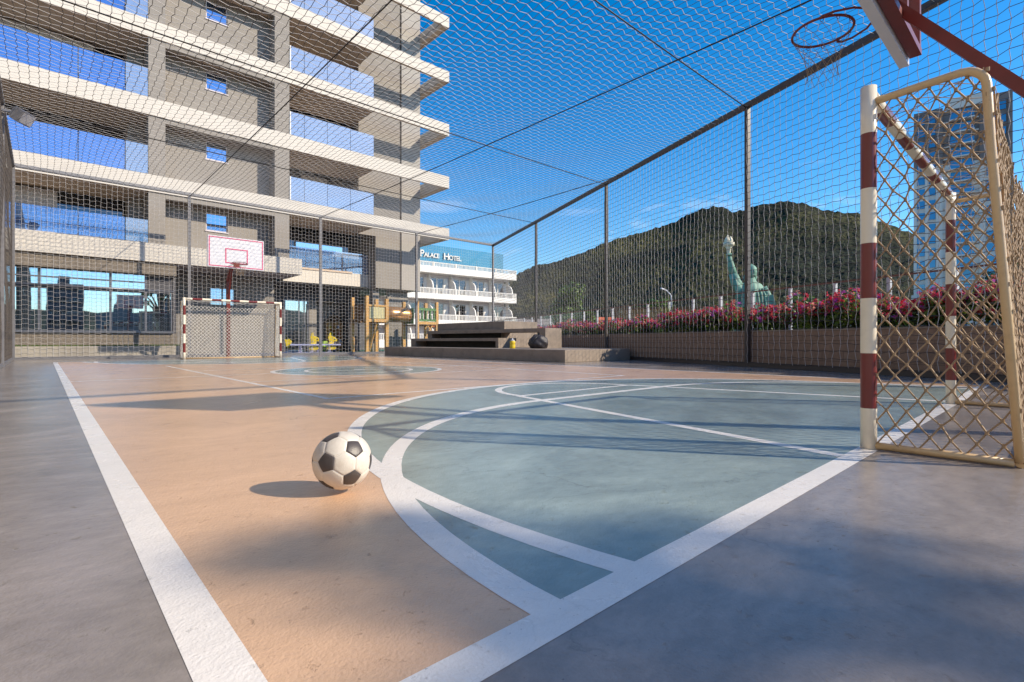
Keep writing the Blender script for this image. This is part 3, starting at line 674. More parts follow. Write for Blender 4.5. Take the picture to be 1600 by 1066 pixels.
def shrub_mesh(seed):
    random.seed(seed); root = thing('flowering_shrub', 'x', 'shrub')
    st = MB()
    for k in range(9):
        a = random.uniform(0, 6.28); q = random.uniform(.1, .38)
        st.tube([(0, 0, 0), (q*.4*math.cos(a), q*.4*math.sin(a), .25), (q*math.cos(a), q*math.sin(a), random.uniform(.45, .62))], [.012, .009, .004], 5)
    st.build('stem', M['bark'], root)
    lob = [(random.uniform(-.42, .42), random.uniform(-.36, .36), random.uniform(.22, .50), random.uniform(.16, .30)) for _ in range(17)]
    lf_ = []; flw = []
    for x, y, z, r in lob:
        for _ in range(95):
            d = Vector((random.gauss(0,1), random.gauss(0,1), random.gauss(0,1))).normalized(); q = r*random.uniform(.55, 1.05)
            p = Vector((x, y, z))+d*q
            if p.z > .02: lf_.append((p, d))
        for _ in range(16):
            d = Vector((random.gauss(0,1), random.gauss(0,1), abs(random.gauss(0,1))+.15)).normalized()
            p = Vector((x, y, z))+d*r*random.uniform(.98, 1.16)
            if p.z > .26: flw.append((p, d))
    b = MB(); leaf_cloud(b, lf_[::2], .045, 0); leaf_cloud(b, lf_[1::2], .040, 1); b.build('foliage', [M['leaf'], M['leafd']], root)
    b = MB()
    for p, d in flw:
        mi = random.choices((0, 1, 2), (6, 2.2, 2))[0]
        for _ in range(7):
            q = p+Vector((random.gauss(0,.018), random.gauss(0,.018), random.gauss(0,.018))); leaf_cloud(b, [(q, d)], .026, mi, .3, .8)
    b.build('flowers', [M['magenta'], M['violet'], M['coral']], root)
    return root
kinds = [shrub_mesh(s) for s in (11, 12, 13)]
ys = [-2.6, -1.75, -.9, -.1, .75, 1.55, 2.3, 3.15, 3.95, 4.8, 5.75, 6.6, 7.4, 8.2, 9.75, 10.6, 11.5, 12.4, 13.3, 14.2, 15.1, 16.0, 16.9, 17.8, 18.7, 19.6, 20.5]
for i, y in enumerate(ys):
    random.seed(100+i); o = kinds[i] if i < 3 else copy_tree(kinds[i % 3])
    o.location = off(y, random.uniform(.62, .85), .74); o.rotation_euler.z = random.uniform(0, 6.28)
    hgt = 1.10 if y < 4.4 else (1.03 if y < 8.8 else .9); o.scale = (1.15, 1.15, hgt*random.uniform(.82, 1.22))
    tag(o, 'magenta and coral flowering shrub in the long row along the planter wall', 'shrub', 'flowering shrubs in the planter row')
random.seed(5)
sp = thing('strappy_plant', 'tall strap-leaved plant sticking up in the gap between flowering shrubs', 'plant', tuple(off(8.95, .8, .74)))
b = MB(); base = off(8.95, .8, .74)
for k in range(46):
    a = random.uniform(0, 6.28); ln = random.uniform(.5, 1.15); lean = random.uniform(.05, .42); w = random.uniform(.018, .03)
    d = Vector((math.cos(a), math.sin(a), 0)); s = Vector((-d.y, d.x, 0)); P = [base+d*(lean*ln*t**1.7)+Vector((0,0,ln*(t-.18*t*t*lean*2))) for t in (0, .25, .5, .75, 1)]
    vs = [];
    for i, p in enumerate(P): q = w*(1-.85*(i/4)**2); vs += [p+s*q, p-s*q]
    b.add(vs, [(2*i, 2*i+1, 2*i+3, 2*i+2) for i in range(4)], k % 2, True)
b.build('leaves', [M['leaf'], M['leafy']], sp)
bf = thing('boundary_fence', 'low glazed fence with pale posts and a thin red-brown top rail behind the flowers', 'fence', tuple(off(9, 2.0)))
tb0 = A*0+Vector((12.5, 5.2, 0))+RN*2.0
for k in range(-5, 24):
    p = tb0+RD*(.52+1.25*k); MB().obox((p.x, p.y, 1.36), RD, RN, (0,0,1), .035, .035, .655).build('fence_post', M['postwhite'], bf)
    q = p+RD*.625; MB().obox((q.x, q.y, 1.4), RD, RN, (0,0,1), .58, .006, .60).build('pane', M['glass_fence'], bf)
p0, p1 = tb0+RD*(-5.9), tb0+RD*(29.4)
MB().bar((p0.x, p0.y, 2.035), (p1.x, p1.y, 2.035), .05, .035).build('top_rail', M['redbrown'], bf)
b = MB(); q = (p0+p1)/2; b.obox((q.x, q.y, .36), RD, RN, (0,0,1), 17.6, .08, .345); b.build('kerb', M['concrete'], bf)

# ------------------------------------------------------------------ planter with grass in front of the building
pl = thing('planter', 'low pale planter wall edged with grass behind the back net at left', 'planter', (-2, 23.7, 0))
box_part('wall', mat('pale_planter', (.40, .36, .30), .9, var=.06, vs=2, bump=.3, bs=60, dirt=(.2, .18, .16), ds=.55, dfac=.6), pl, -9, 4.25, 23.4, 23.6, -.02, .44)
box_part('earth_fill', M['soil'], pl, -9, 4.25, 23.6, 25.0, -.02, .425)
random.seed(3); b = MB()
for _ in range(5200):
    x, y = random.uniform(-3.5, 4.2), 23.62+1.1*random.random()**1.6; h = random.uniform(.03, .085); a = random.uniform(0, 3.14); w = .006
    dx, dy = w*math.cos(a), w*math.sin(a); tx, ty = random.gauss(0, .02), random.gauss(0, .02)
    b.add([(x-dx, y-dy, .425), (x+dx, y+dy, .425), (x+tx, y+ty, .425+h)], [(0, 1, 2)])
tag(b.build('grass', M['grass']), kind='stuff')

# ------------------------------------------------------------------ playground beyond the back net
ps = thing('play_structure', 'wooden climbing frame of two post towers joined by a copper tube, beyond the net', 'playground', (14.5, 25.2, 0))
def pst(x, y, z0, z1, w=.17): MB().box(x-w/2, x+w/2, y-w/2, y+w/2, z0, z1).build('timber_post', M['wood'], ps, bevel=.01)
for x, y, z in ((12.62, 25.1, 3.02), (13.78, 25.1, 2.92), (12.35, 26.2, 2.98), (13.75, 26.2, 2.95), (15.72, 25.1, 2.95), (17.05, 25.1, 2.9), (15.5, 26.2, 2.9), (17.0, 26.2, 2.9)): pst(x, y, 0, z)
MB().bar((12.62, 25.1, 1.72), (13.78, 25.1, 1.72), .16, .16).build('crossbeam', M['wood'], ps); MB().bar((12.62, 25.08, 2.52), (13.78, 25.08, 2.52), .12, .10).build('crossbeam', M['wood'], ps)
MB().bar((15.72, 25.1, 1.66), (17.05, 25.1, 1.66), .16, .16).build('crossbeam', M['wood'], ps)
MB().bar((12.5, 25.2, 1.7), (12.35, 26.1, 1.7), .12, .16).build('crossbeam', M['woodd'], ps)
b = MB(); b.box(12.76, 13.64, 25.06, 25.10, 1.83, 2.45)
b.build('climbing_panel', M['panel'], ps); MB().obox((12.43, 25.65, 2.15), (-.13, .99, 0), (.99, .13, 0), (0,0,1), .40, .02, .42).build('side_panel', M['woodd'], ps)
box_part('deck', M['woodd'], ps, 12.3, 13.8, 25.2, 26.3, 1.60, 1.66); box_part('deck', M['woodd'], ps, 15.55, 17.0, 25.2, 26.3, 1.52, 1.58)
b = MB(); n = 28
for k in range(2): pass
b.tube([(13.7, 25.65, 2.12), (14.4, 25.65, 2.12), (15.3, 25.65, 2.10), (15.62, 25.65, 2.10)], [.42, .43, .43, .40], 28)
b.build('tube_tunnel', M['tunnel'], ps)
b = MB(); b.box(15.82, 16.95, 25.04, 25.12, 2.38, 2.52); b.box(15.82, 16.95, 25.04, 25.12, 1.76, 1.88)
for x in (16.02, 16.30, 16.58, 16.84): b.tube([(x, 25.08, 1.86)]+[(x, 25.08+.015*(-1)**k, 1.86+.053*k) for k in range(1, 11)]+[(x, 25.08, 2.42)], [.055+.02*(k % 2) for k in range(12)], 10)
b.build('green_panel', M['greenp'], ps)
b = MB(); b.box(15.5, 15.56, 25.2, 26.2, 1.6, 2.5); b.build('side_panel', M['greenp'], ps)
def slide(m):
    b = MB(); P = [(17.1, 25.9, 1.5), (18.0, 25.75, 1.25), (18.9, 25.6, .7), (19.7, 25.5, .35), (20.2, 25.45, .3)]
    for i in range(4):
        p, q = Vector(P[i]), Vector(P[i+1]); b.bar(p, q, .6, .04); s = Vector((0, .3, .1)); b.bar(p+s, q+s, .04, .22); s.y = -.3; b.bar(p+s, q+s, .04, .22)
    return b.build('slide', m, ps)
slide(M['orange'])
MB().bar((12.95, 25.5, 0), (13.25, 25.2, 1.6), .10, .06).build('ladder_rail', M['wood'], ps); MB().bar((12.2, 25.9, 0), (12.32, 26.1, .9), .10, .06).build('ladder_rail', M['wood'], ps)
pst(13.25, 25.9, 0, 1.65, .15)
for x, s in ((16.4, 1), (16.8, -1)): MB().bar((x, 25.15, 1.58), (x+.5*s, 25.1, .9), .09, .06).build('brace', M['wood'], ps)
def rider(tailed):
    r = thing('spring_rider', 'x', 'spring rider')
    P = [(-.05, .18), (.05, .52), (.0, .66), (.06, .88), (.12, .92), (.14, .76), (.30, .70), (.40, .60), (.38, .50), (.27, .52), (.24, .40), (.36, .22), (.30, .14), (.02, .12)]
    b = MB()
    b.prism(P, -.035, .035, 0, f=lambda u, v, w: (u, w, v)); b.build('horse_panel', M['yellow'], r, bevel=.012)
    b = MB(); b.tube([(.29, -.04, .60), (.29, .04, .60)], .03, 10); b.build('eye', M['black'], r)
    if tailed:
        b = MB(); b.prism([(-.95, .30), (-1.02, .60), (-.92, .58), (-.84, .62), (-.72, .52), (-.78, .34), (-.86, .24)], -.03, .03, 0, f=lambda u, v, w: (u, w, v)); b.build('tail_panel', M['yellow'], r, bevel=.01)
    b = MB(); b.box(-.80 if tailed else -.35, .55, -.13, .13, .34, .40)
    for k in range(2): b.tube([(.06+.07*math.cos(t)-(.45 if k else 0), .07*math.sin(t), .02+.32*t/31.4) for t in [.523*q for q in range(61)]], .012, 6)
    b.box(-.55, .2, -.15, .15, 0, .03); b.build('seat_frame', M['lavender'], r, bevel=.008)
    b = MB(); b.tube([(.12, -.17, .52), (.12, .17, .52)], .016, 8); b.build('handle', M['lavender'], r)
    return r
r1 = rider(True); r1.location = (9.80, 25.55, .012); r1.rotation_euler.z = math.radians(-18); r1.scale = (1.15, 1.15, 1.15)
tag(r1, 'yellow horse-shaped spring rider with a tail panel, nearer the far goal', group='spring riders outside the glazed room')
r2 = rider(False); r2.location = (10.85, 25.9, .012); r2.rotation_euler.z = math.radians(-18); r2.scale = (1.15, 1.15, 1.15)
tag(r2, 'yellow horse-shaped spring rider without a tail, nearer the wooden climbing frame', group='spring riders outside the glazed room')

# ------------------------------------------------------------------ apartment building behind the back net
ab = thing('apartment_building', 'large cream and grey apartment building with stacked glass balconies behind the court', 'building', (4, 26, 0))
Y0 = 24.8; YW = 25.62; YR = 26.65
lev = [(3.80, 4.54), (6.62, 7.29), (9.68, 10.37), (12.80, 13.48), (15.96, 16.60), (19.20, 19.84), (22.36, 23.0)]
SL = [M['slab'], M['soffit']]
b = MB(); b.box(-10, 9.13, Y0, 27.3, *lev[0], bottom=1); b.build('floor_slab', SL, ab)
MB().box(9.135, 13.95, 27.45, 31, 3.74, 4.46, bottom=1).build('floor_slab', SL, ab)
box_part('stone_beam', M['stone'], ab, -10, 4.05, 24.92, 25.6, 3.30, 3.797)
for z0, z1 in lev[1:]:
    b = MB(); b.box(-10, 12.9, Y0, 27.4, z0, z1, bottom=1); b.build('floor_slab', SL, ab)
    b = MB(); b.box(12.903, 17.74, Y0, 24.95, z0, z1, bottom=1); b.box(17.34, 17.74, 24.953, 31, z0, z1, bottom=1); b.build('beam_frame', SL, ab)
H1 = 25.0
for i in range(1, 7):
    za, zb = lev[i-1][1], lev[i][0]
    box_part('column', M['render_'], ab, 3.09, 3.66, 24.86, 27.2, za+.002, zb-.002)
    box_part('fin_wall', M['render_'], ab, 7.90, 8.56, 24.86, 28.2, za+.002, zb-.002)
    box_part('drop_beam', M['render_'], ab, 3.663, 7.897, 24.86, 25.10, zb-.20, zb-.002)
    # middle wall with a small window opening
    wx0, wx1 = 5.26, 6.12; wz0, wz1 = (za+1.36, za+2.18) if i > 1 else (5.50, 6.30)
    b = MB()
    for x0, x1, c0, c1 in ((3.663, wx0, za, zb), (wx1, 7.897, za, zb), (wx0, wx1, za, wz0), (wx0, wx1, wz1, zb)): b.box(x0, x1, YW, YW+.2, c0+.002, c1-.002)
    b.build('wall', M['render_'], ab)
    b = MB(); t = .045
    b.box(wx0, wx1, YW+.06, YW+.12, wz0, wz0+t); b.box(wx0, wx1, YW+.06, YW+.12, wz1-t, wz1); b.box(wx0, wx0+t, YW+.06, YW+.12, wz0+t, wz1-t); b.box(wx1-t, wx1, YW+.06, YW+.12, wz0+t, wz1-t)
    b.box(wx0-.03, wx1+.03, YW-.04, YW+.055, wz0-.045, wz0-.002)
    w = b.build('window', M['lilac'], ab)
    box_part('pane', M['glass_blue'], w, wx0+t, wx1-t, YW+.08, YW+.10, wz0+t, wz1-t)
    # left bay: railing glass, dark room, pale curtain
    zr0 = za+.02; zr1 = za+(1.16 if i > 1 else .92)
    for x0, x1 in ((-10, -3.6), (-3.57, .93), (.96, 2.33), (2.36, 3.07)): box_part('railing_glass', M['glass_rail_pale' if x0 > 2 else 'glass_rail'], ab, x0, x1, Y0+.04, Y0+.055, zr0, zr1)
    box_part('room_glass', M['glass_dark'], ab, -10, 2.55, 27.28, 27.34, za+.003, zb-.003)
    box_part('side_wall', M['renderl'], ab, 2.56, 3.08, 26.3, 27.2, za+.003, zb-.003)
    for x0, x1 in (((-3.4, .4), (-8, -3.0), (-1.6, 1.5), (-6, .2), (-2.5, .9), (-3, 1))[i-1],): box_part('curtain', M['curtain'], ab, x0, x1, 26.9, 26.95, za+.003, zb-.10)
    if i in (2, 4): box_part('balcony_planter', M['twbrown'], ab, -2.6+i*.5, -1.2+i*.5, 25.3, 25.65, za+.003, za+.5)
    # right bay
    if i in (2, 3, 5): box_part('curtain', M['curtain'], ab, 9.6+.3*i, 11.0+.3*i, 27.8, 27.85, za+.003, zb-.1)
    zt = za+1.12
    for x0, x1 in ((8.58, 9.24), (9.26, 10.37), (10.39, 11.58), (11.60, 12.88)):
        box_part('railing_glass', M['glass_rail_pale'], ab, x0, x1, Y0+.04, Y0+.055, zr0, zt) if i > 1 else None
    if i > 1:
        box_part('railing_post', M['whitepaint'], ab, 8.565, 8.62, Y0+.02, Y0+.07, zr0, zt)
        b = MB(); b.box(12.865, 12.88, Y0+.06, YR-.01, zr0, zt); b.build('railing_glass', M['glass_rail_pale'], ab)
    box_part('room_glass', M['glass_dark'], ab, 8.565, 12.9, 28.0, 28.06, za+.003, zb-.003)
    b = MB(); b.box(8.565, 12.9, 27.403, 28.0, za-.1, za); b.build('balcony_floor', M['soffit'], ab)
# ground-level bay balcony: glazed front set back, taller sliding doors behind
for x0, x1 in ((9.16, 10.3), (10.33, 11.9), (11.93, 13.9)): box_part('railing_glass', M['glass_rail_pale'], ab, x0, x1, 27.5, 27.52, 4.47, 5.62)
for x0, x1 in ((9.9, 11.25), (11.3, 12.6)):
    w = MB(); w.box(x0, x0+.06, 27.92, 27.97, 4.47, 6.0); w.box(x1-.06, x1, 27.92, 27.97, 4.47, 6.0); w.box(x0+.06, x1-.06, 27.92, 27.97, 5.94, 6.0); w = w.build('sliding_door', M['frame'], ab)
    box_part('pane', M['glass_mirror'], w, x0+.06, x1-.06, 27.93, 27.95, 4.47, 5.94)
# right-hand wall, two leaves with a dark slot between
for x0, x1, m, z0 in ((12.9, 15.50, 'render_', 6.60), (15.62, 16.9, 'renderl', 3.66)):
    box_part('end_wall', M[m], ab, x0, x1, YR, YR+.6, z0, H1)
box_part('end_wall', M['render_'], ab, 13.95, 15.50, YR, YR+.6, 3.66, 6.598)
box_part('slot', M['darkin'], ab, 15.503, 15.617, YR+.25, YR+.5, 3.66, H1)
box_part('core', M['renderl'], ab, 13.9, 16.88, YR+.603, 40, 3.66, H1)
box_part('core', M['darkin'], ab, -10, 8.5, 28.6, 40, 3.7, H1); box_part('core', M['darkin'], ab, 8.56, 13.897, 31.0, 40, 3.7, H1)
MB().box(8.58, 16.88, 27.46, 31, 3.60, 3.655, mi=1).build('undercroft_soffit', SL, ab) if False else None
# ground floor, left: long glazing over a stone plinth
box_part('plinth', M['stone'], ab, -10, 4.1, 25.05, 25.5, .40, .93)
box_part('sill', M['frame'], ab, -10, 3.95, 24.95, 25.5, .933, 1.02)
gl = MB()
for x in (-6, -.12, 1.92, 3.05): gl.box(x-.035, x+.035, 25.2, 25.28, 1.023, 3.297)
gl.box(-10, 3.0, 25.205, 25.275, 2.96, 3.01); gl = gl.build('glazing', M['frame'], ab)
for x0, x1 in ((-10, -6.04), (-5.96, -.16), (-.08, 1.88), (1.96, 3.01)):
    box_part('pane', M['glass_mirror'], gl, x0, x1, 25.23, 25.25, 1.023, 2.955); box_part('pane', M['glass_mirror'], gl, x0, x1, 25.235, 25.255, 3.012, 3.297)
w2 = MB(); w2.box(3.09, 3.95, 25.22, 25.28, 2.60, 2.68); w2.box(3.90, 3.95, 25.22, 25.28, 1.023, 2.6); w2 = w2.build('window', M['frame'], ab)
box_part('pane', M['glass_mirror'], w2, 3.09, 3.895, 25.24, 25.26, 1.023, 2.6)
box_part('wall', M['darkwall'], ab, 3.09, 3.96, 25.225, 25.3, 2.683, 3.297)
MB().tube([(-1.2, 24.72, 2.63), (3.93, 24.72, 2.63)], .045, 10).build('awning_bar', M['frame'], ab)
box_part('wall', M['darkwall'], ab, 3.97, 4.08, 25.2, 27.1, .41, 3.295)
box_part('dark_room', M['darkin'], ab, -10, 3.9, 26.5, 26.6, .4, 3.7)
# ground floor, middle: shaded wall with a little window
YM = 27.3; wx0, wx1, wz0, wz1 = 5.75, 6.85, 2.35, 3.12
b = MB()
for x0, x1, c0, c1 in ((3.9, wx0, 0, 3.795), (wx1, 8.65, 0, 3.795), (wx0, wx1, 0, wz0), (wx0, wx1, wz1, 3.795)): b.box(x0, x1, YM+.003, YM+.2, c0, c1)
b.build('wall', M['render_'], ab)
b = MB()
for x in (wx0, (wx0+wx1)/2-.03, wx1-.06): b.box(x, x+.06, YM+.05, YM+.1, wz0, wz1)
w = b.build('window', M['frame'], ab)
for x0, x1 in ((wx0+.06, (wx0+wx1)/2-.03), ((wx0+wx1)/2+.03, wx1-.06)): box_part('pane', M['glass_blue'], w, x0, x1, YM+.07, YM+.09, wz0, wz1)
# undercroft to the right: glazed door, block wall, columns
YB = 29.2
box_part('wall', M['darkwall'], ab, 8.655, 9.75, YB, YB+.2, .012, 3.735); box_part('wall', M['darkwall'], ab, 9.75, 13.4, YB, YB+.2, 2.95, 3.735)
b = MB(); b.box(9.75, 9.83, YB-.03, YB+.05, .012, 2.95); b.box(10.55, 10.60, YB-.03, YB+.05, .012, 2.95); b.box(10.83, 10.89, YB-.03, YB+.05, .012, 2.95); b.box(11.02, 11.10, YB-.03, YB+.05, .012, 2.95); b.box(9.83, 11.02, YB-.028, YB+.048, 2.87, 2.948)
w = b.build('glazed_door', M['frame'], ab)
for x0, x1 in ((9.835, 10.545), (10.605, 10.825), (10.895, 11.015)): box_part('pane', M['glass_mirror'], w, x0, x1, YB, YB+.02, .012, 2.865)
box_part('pillar', M['render_'], ab, 11.13, 11.55, YB-.06, YB+.2, .012, 2.945)
box_part('block_wall', M['blockwall'], ab, 11.55, 13.35, YB+.9, YB+1.1, .012, 2.945)
box_part('jamb', M['darkwall'], ab, 13.36, 14.0, YB-.4, YB+1.1, .012, 3.64)
box_part('rear_wall', M['darkwall'], ab, 14.0, 16.88, 32, 32.2, .012, 3.64)
box_part('block_wall', M['blockwall'], ab, 15.0, 16.35, 27.2, 27.4, .01, 3.64)
box_part('pillar', M['render_'], ab, 13.95, 14.35, 27.0, 27.4, .012, 3.64)
# toys inside the lit recess
ts = thing('dollhouse', 'open wooden dollhouse shelf crowded with toys against the lit block wall', 'dollhouse', (12.7, 29.7, .012))
b = MB(); x0, x1, y0, y1 = 12.35, 13.25, 29.45, 29.8
for x in (x0, (x0+x1)/2-.015, x1-.03): b.box(x, x+.03, y0, y1, .012, 1.75)
b.box(x0, x1, y1-.02, y1, .012, 1.75)
b.build('case', M['wood'], ts)
b = MB()
for z in (.06, .48, .92, 1.34): b.box(x0+.031, x1-.031, y0+.002, y1-.022, z, z+.03)
b.build('shelf', M['wood'], ts)
for s in (-1, 1): MB().bar(((x0+x1)/2, y0+.16, 2.18), ((x0+x1)/2+s*.58, y0+.16, 1.72), .42, .03, up=(0,0,1)).build('roof', M['woodd'], ts)
MB().prism([(x0, 1.752), (x1, 1.752), ((x0+x1)/2, 2.12)], y1-.05, y1-.03, f=lambda u, v, w: (u, w, v)).build('gable', M['woodd'], ts)
random.seed(21); tm = [M['coral'], M['bluep'], M['lime'], M['board'], M['magenta'], M['yellow']]
for i in range(12):
    z = [.09, .51, .95, 1.37][i % 4]; x = x0+.12+.66*random.random(); m = tm[i % 6]; k = i % 3
    b = MB(); s = random.uniform(.05, .08)
    b.lathe((x, 29.52, z), [(0, 0), (s, .01), (s*.8, s*1.5), (s*.45, s*1.7), (s*.55, s*2.2), (s*.4, s*2.8), (0, s*3)], 12)
    for q in (-1, 1): b.tube([(x+q*s*.7, 29.51, z+s*1.4), (x+q*s*1.25, 29.49, z+s*.8)], s*.22, 6)
    o = b.build('toy', m); o['label'] = 'small colourful toy figure standing on a shelf of the dollhouse'; o['category'] = 'toy'; o['group'] = 'toys on the dollhouse shelves'
def chair(x, y, m, label, s=1.):
    t = thing('toy_chair', label, 'chair', (x, y, .012)); b = MB()
    b.box(x-.16, x+.16, y-.15, y+.15, .27, .31); b.build('seat', m, t, bevel=.008)
    MB().box(x-.16, x+.16, y+.12, y+.155, .312, .62).build('backrest', m, t, bevel=.008)
    for i in (-1, 1):
        for j in (-1, 1): MB().box(x+i*.13-.02, x+i*.13+.02, y+j*.12-.02, y+j*.12+.02, .012, .268).build('leg', m, t)
chair(11.98, 28.9, M['lime'], 'lime green child chair in front of the block wall, left of the dollhouse')
chair(12.3, 28.7, M['bluep'], 'dark blue child chair in front of the dollhouse')

# ------------------------------------------------------------------ hotel
hr = W(.58, 66.); hu = Vector((-.782, -.623)); hx = W(hu.x, hu.y); hrz = math.atan2(-hx.y, -hx.x)   # local +x runs from far left to the right-hand corner
ht = thing('hotel_building', 'white hotel with curved balcony partitions and a glass roof screen carrying the sign', 'hotel', (hr.x, hr.y, 0), hrz)
# local: x from -26 (left) to 0 (right corner), y+ = away from the camera
HL = -26
def hb(name, m, x0, x1, y0, y1, z0, z1, **k): return MB().box(x0, x1, y0, y1, z0, z1, **k).build(name, m, ht, local=True)
hb('wall', M['lilac'], HL, -.9, 1.5, 12, -.08, 8.5)
fl_ = [(-.7, .7), (2.35, 3.0), (5.47, 6.02), (8.46, 9.14)]
for i, (z0, z1) in enumerate(fl_): hb('balcony_slab', M['whitepaint'], HL, 0, 0, 1.497 if i < 3 else 12, z0, z1)
edges = [HL, -20.6, -17.5, -15.0, -12.19, -9.19, -6.28, -3.33, -.58]
for z1, z2 in ((.7, 1.45), (3.0, 3.70), (6.02, 6.72), (9.14, 9.70)):
    for x0, x1 in zip(edges[:-1], edges[1:-1]+[0]):
        b = MB(); b.box(x0+.08, x1-.08, .03, .15, z2-.09, z2); b.box(x0+.08, x1-.08, .03, .15, z1+.002, z1+.07); b.box(x0-.08, x0+.08, .01, .17, z1+.002, z2+.03)
        if x1 == 0: b.box(-.16, 0, .01, .17, z1+.002, z2+.03)
        k = x0+.19
        while k < x1-.12: b.box(k-.035, k+.035, .06, .12, z1+.07, z2-.09); k += .19
        b.build('balustrade', M['whitepaint'], ht, local=True)
    b = MB(); b.box(-.14, -.02, .18, 1.45, z2-.09, z2)
    for k in range(6): b.box(-.11, -.05, .28+.2*k, .35+.2*k, z1+.002, z2-.09)
    b.build('balustrade', M['whitepaint'], ht, local=True)
for zb, zt in ((.7, 2.35), (3.0, 5.47), (6.02, 8.46)):
    for x in edges[1:]:
        b = MB(); R = 1.15; prof = [(1.497, zt-.002), (.95, zt-.002), (.95, zb+1.75)]+[(.95-.83*math.sin(t), zb+.75+1.0*math.cos(t)) for t in (.2, .5, .8, 1.1, 1.4, 1.57)]+[(.12, zb+.002), (1.497, zb+.002)]
        b.prism(prof, x-.07, x+.07, 0, f=lambda u, v, w: (w, u, v)); b.lathe((x, .93, zb+1.98), [(0, -.16), (.13, -.1), (.15, 0), (.10, .11), (0, .15)], 10)
        b.build('partition', M['whitepaint'], ht, local=True)
    if zb == .7: continue
    for i, (x0, x1) in enumerate(zip(edges[:-1], edges[1:])):
        a0 = x0+(.35 if i % 2 == 0 else .5); w = 1.75 if x1-x0 > 2.5 else 1.5
        b = MB(); t = .05; z0, z1 = zb+.12, zb+2.05
        for xx in (a0, a0+w/2-t/2-.05, a0+w/2+.02, a0+w-t): b.box(xx, xx+t, 1.42, 1.495, z0, z1)
        b.box(a0+t, a0+w-t, 1.422, 1.493, z1-t, z1)
        wd = b.build('window', M['whitepaint'], ht, local=True)
        for p0, p1 in ((a0+t, a0+w/2-t/2-.05), (a0+w/2+t+.02, a0+w-t)): MB().box(p0, p1, 1.455, 1.475, z0, z1-t).build('pane', M['glass_dark'], wd, local=True)
        MB().box(a0+w+.06, a0+w+.62, 1.40, 1.46, z0, z1).build('shutter', M['whitepaint'], ht, local=True)
for k in range(11):
    x0 = HL+2+2.1*k; hb('glass_screen', M['roofglass'], x0, x0+2.06, 1.6, 1.63, 9.2, 11.95)
b = MB(); b.box(-.93, -.90, 1.7, 11, 9.2, 11.95); b.build('glass_screen', M['roofglass'], ht, local=True)
hb('roof_room', mat('teal_roof_room', (.16, .33, .40), .6, var=.12, vs=.6), HL+1, -3.2, 3.4, 11, 9.145, 11.2)
def lettering(txt, x, z, size):
    cu = bpy.data.curves.new('letter_curve', 'FONT'); cu.body = txt; cu.size = size; cu.extrude = .05; cu.offset = .008
    t = bpy.data.objects.new('letter_curve', cu); COL.objects.link(t); bpy.context.view_layer.update()
    me = bpy.data.meshes.new_from_object(t.evaluated_get(bpy.context.evaluated_depsgraph_get()))
    bpy.data.objects.remove(t); bpy.data.curves.remove(cu)
    xs = [v.co.x for v in me.vertices]; x0, x1 = min(xs), max(xs)
    me.transform(Matrix.Translation((x-x0, 1.45, z)) @ Matrix.Rotation(math.pi/2, 4, 'X')); me.materials.clear(); me.materials.append(M['whitepaint'])
    o = bpy.data.objects.new('sign_letter', me); COL.objects.link(o); o.parent = ht; return x1-x0
def serif_word(word, x, z, big, small, gap):
    for i, ch in enumerate(word):
        s = big if i == 0 else small; w = lettering(ch, x, z, s)
        b = MB(); e = .05
        if ch in 'PHLTEIA':                                  # small foot serifs
            b.box(x-e, x+.2*s, 1.40, 1.47, z-.012, z+.05) if ch != 'T' else b.box(x+w/2-.12*s, x+w/2+.12*s, 1.40, 1.47, z-.012, z+.05)
        if ch in 'HA': b.box(x+w-.2*s, x+w+e, 1.40, 1.47, z-.012, z+.05)
        if b.v: b.build('sign_serif', M['whitepaint'], ht, local=True)
        x += w+gap
    return x
serif_word('PALACE', -13.15, 10.45, 1.10, .74, -.02)
serif_word('HOTEL', -9.98, 10.40, 1.10, .78, .02)
lettering('I', -13.62, 10.45, 1.0); lettering('C', -14.1, 10.45, 1.0)

# ------------------------------------------------------------------ apartment tower on the right
tr = W(116, 118.); tux = W(-.787, .617); trz = math.atan2(-tux.y, -tux.x)
tw = thing('apartment_tower', 'tall brown and beige apartment tower with blue windows, seen through the near goal', 'tower', (tr.x, tr.y, 0), trz)
def tbx(name, m, x0, x1, y0, y1, z0, z1, par=None): return MB().box(x0, x1, y0, y1, z0, z1).build(name, m, par or tw, local=True)
TH_, FH = 57.2, 3.0
tbx('wall', M['twbeige'], -18, 0, .5, 14, -.08, 44); tbx('wall', M['twbrown'], -18, 0, .5, 14, 44.003, TH_)
for x0, x1, z in ((-18, -17.4, 0), (-15.8, -15.1, 18), (-13.7, -12.4, 30), (-5.7, -4.7, 30), (-.75, 0, 0)):
    tbx('pier', M['twbeige'], x0, x1, 0, .497, -.08, 43.99); tbx('pier', M['twbrown'], x0, x1, 0, .497, 44.003, TH_)
tbx('parapet', M['twbrown'], -18, -12.4, -.02, .45, TH_+.003, TH_+.9); tbx('parapet', M['twbeige'], -11.6, -5.2, -.3, 8, TH_+.003, TH_+2.6); tbx('parapet', M['twbrown'], -5.0, 0, -.02, .45, TH_+.003, TH_+1.6)
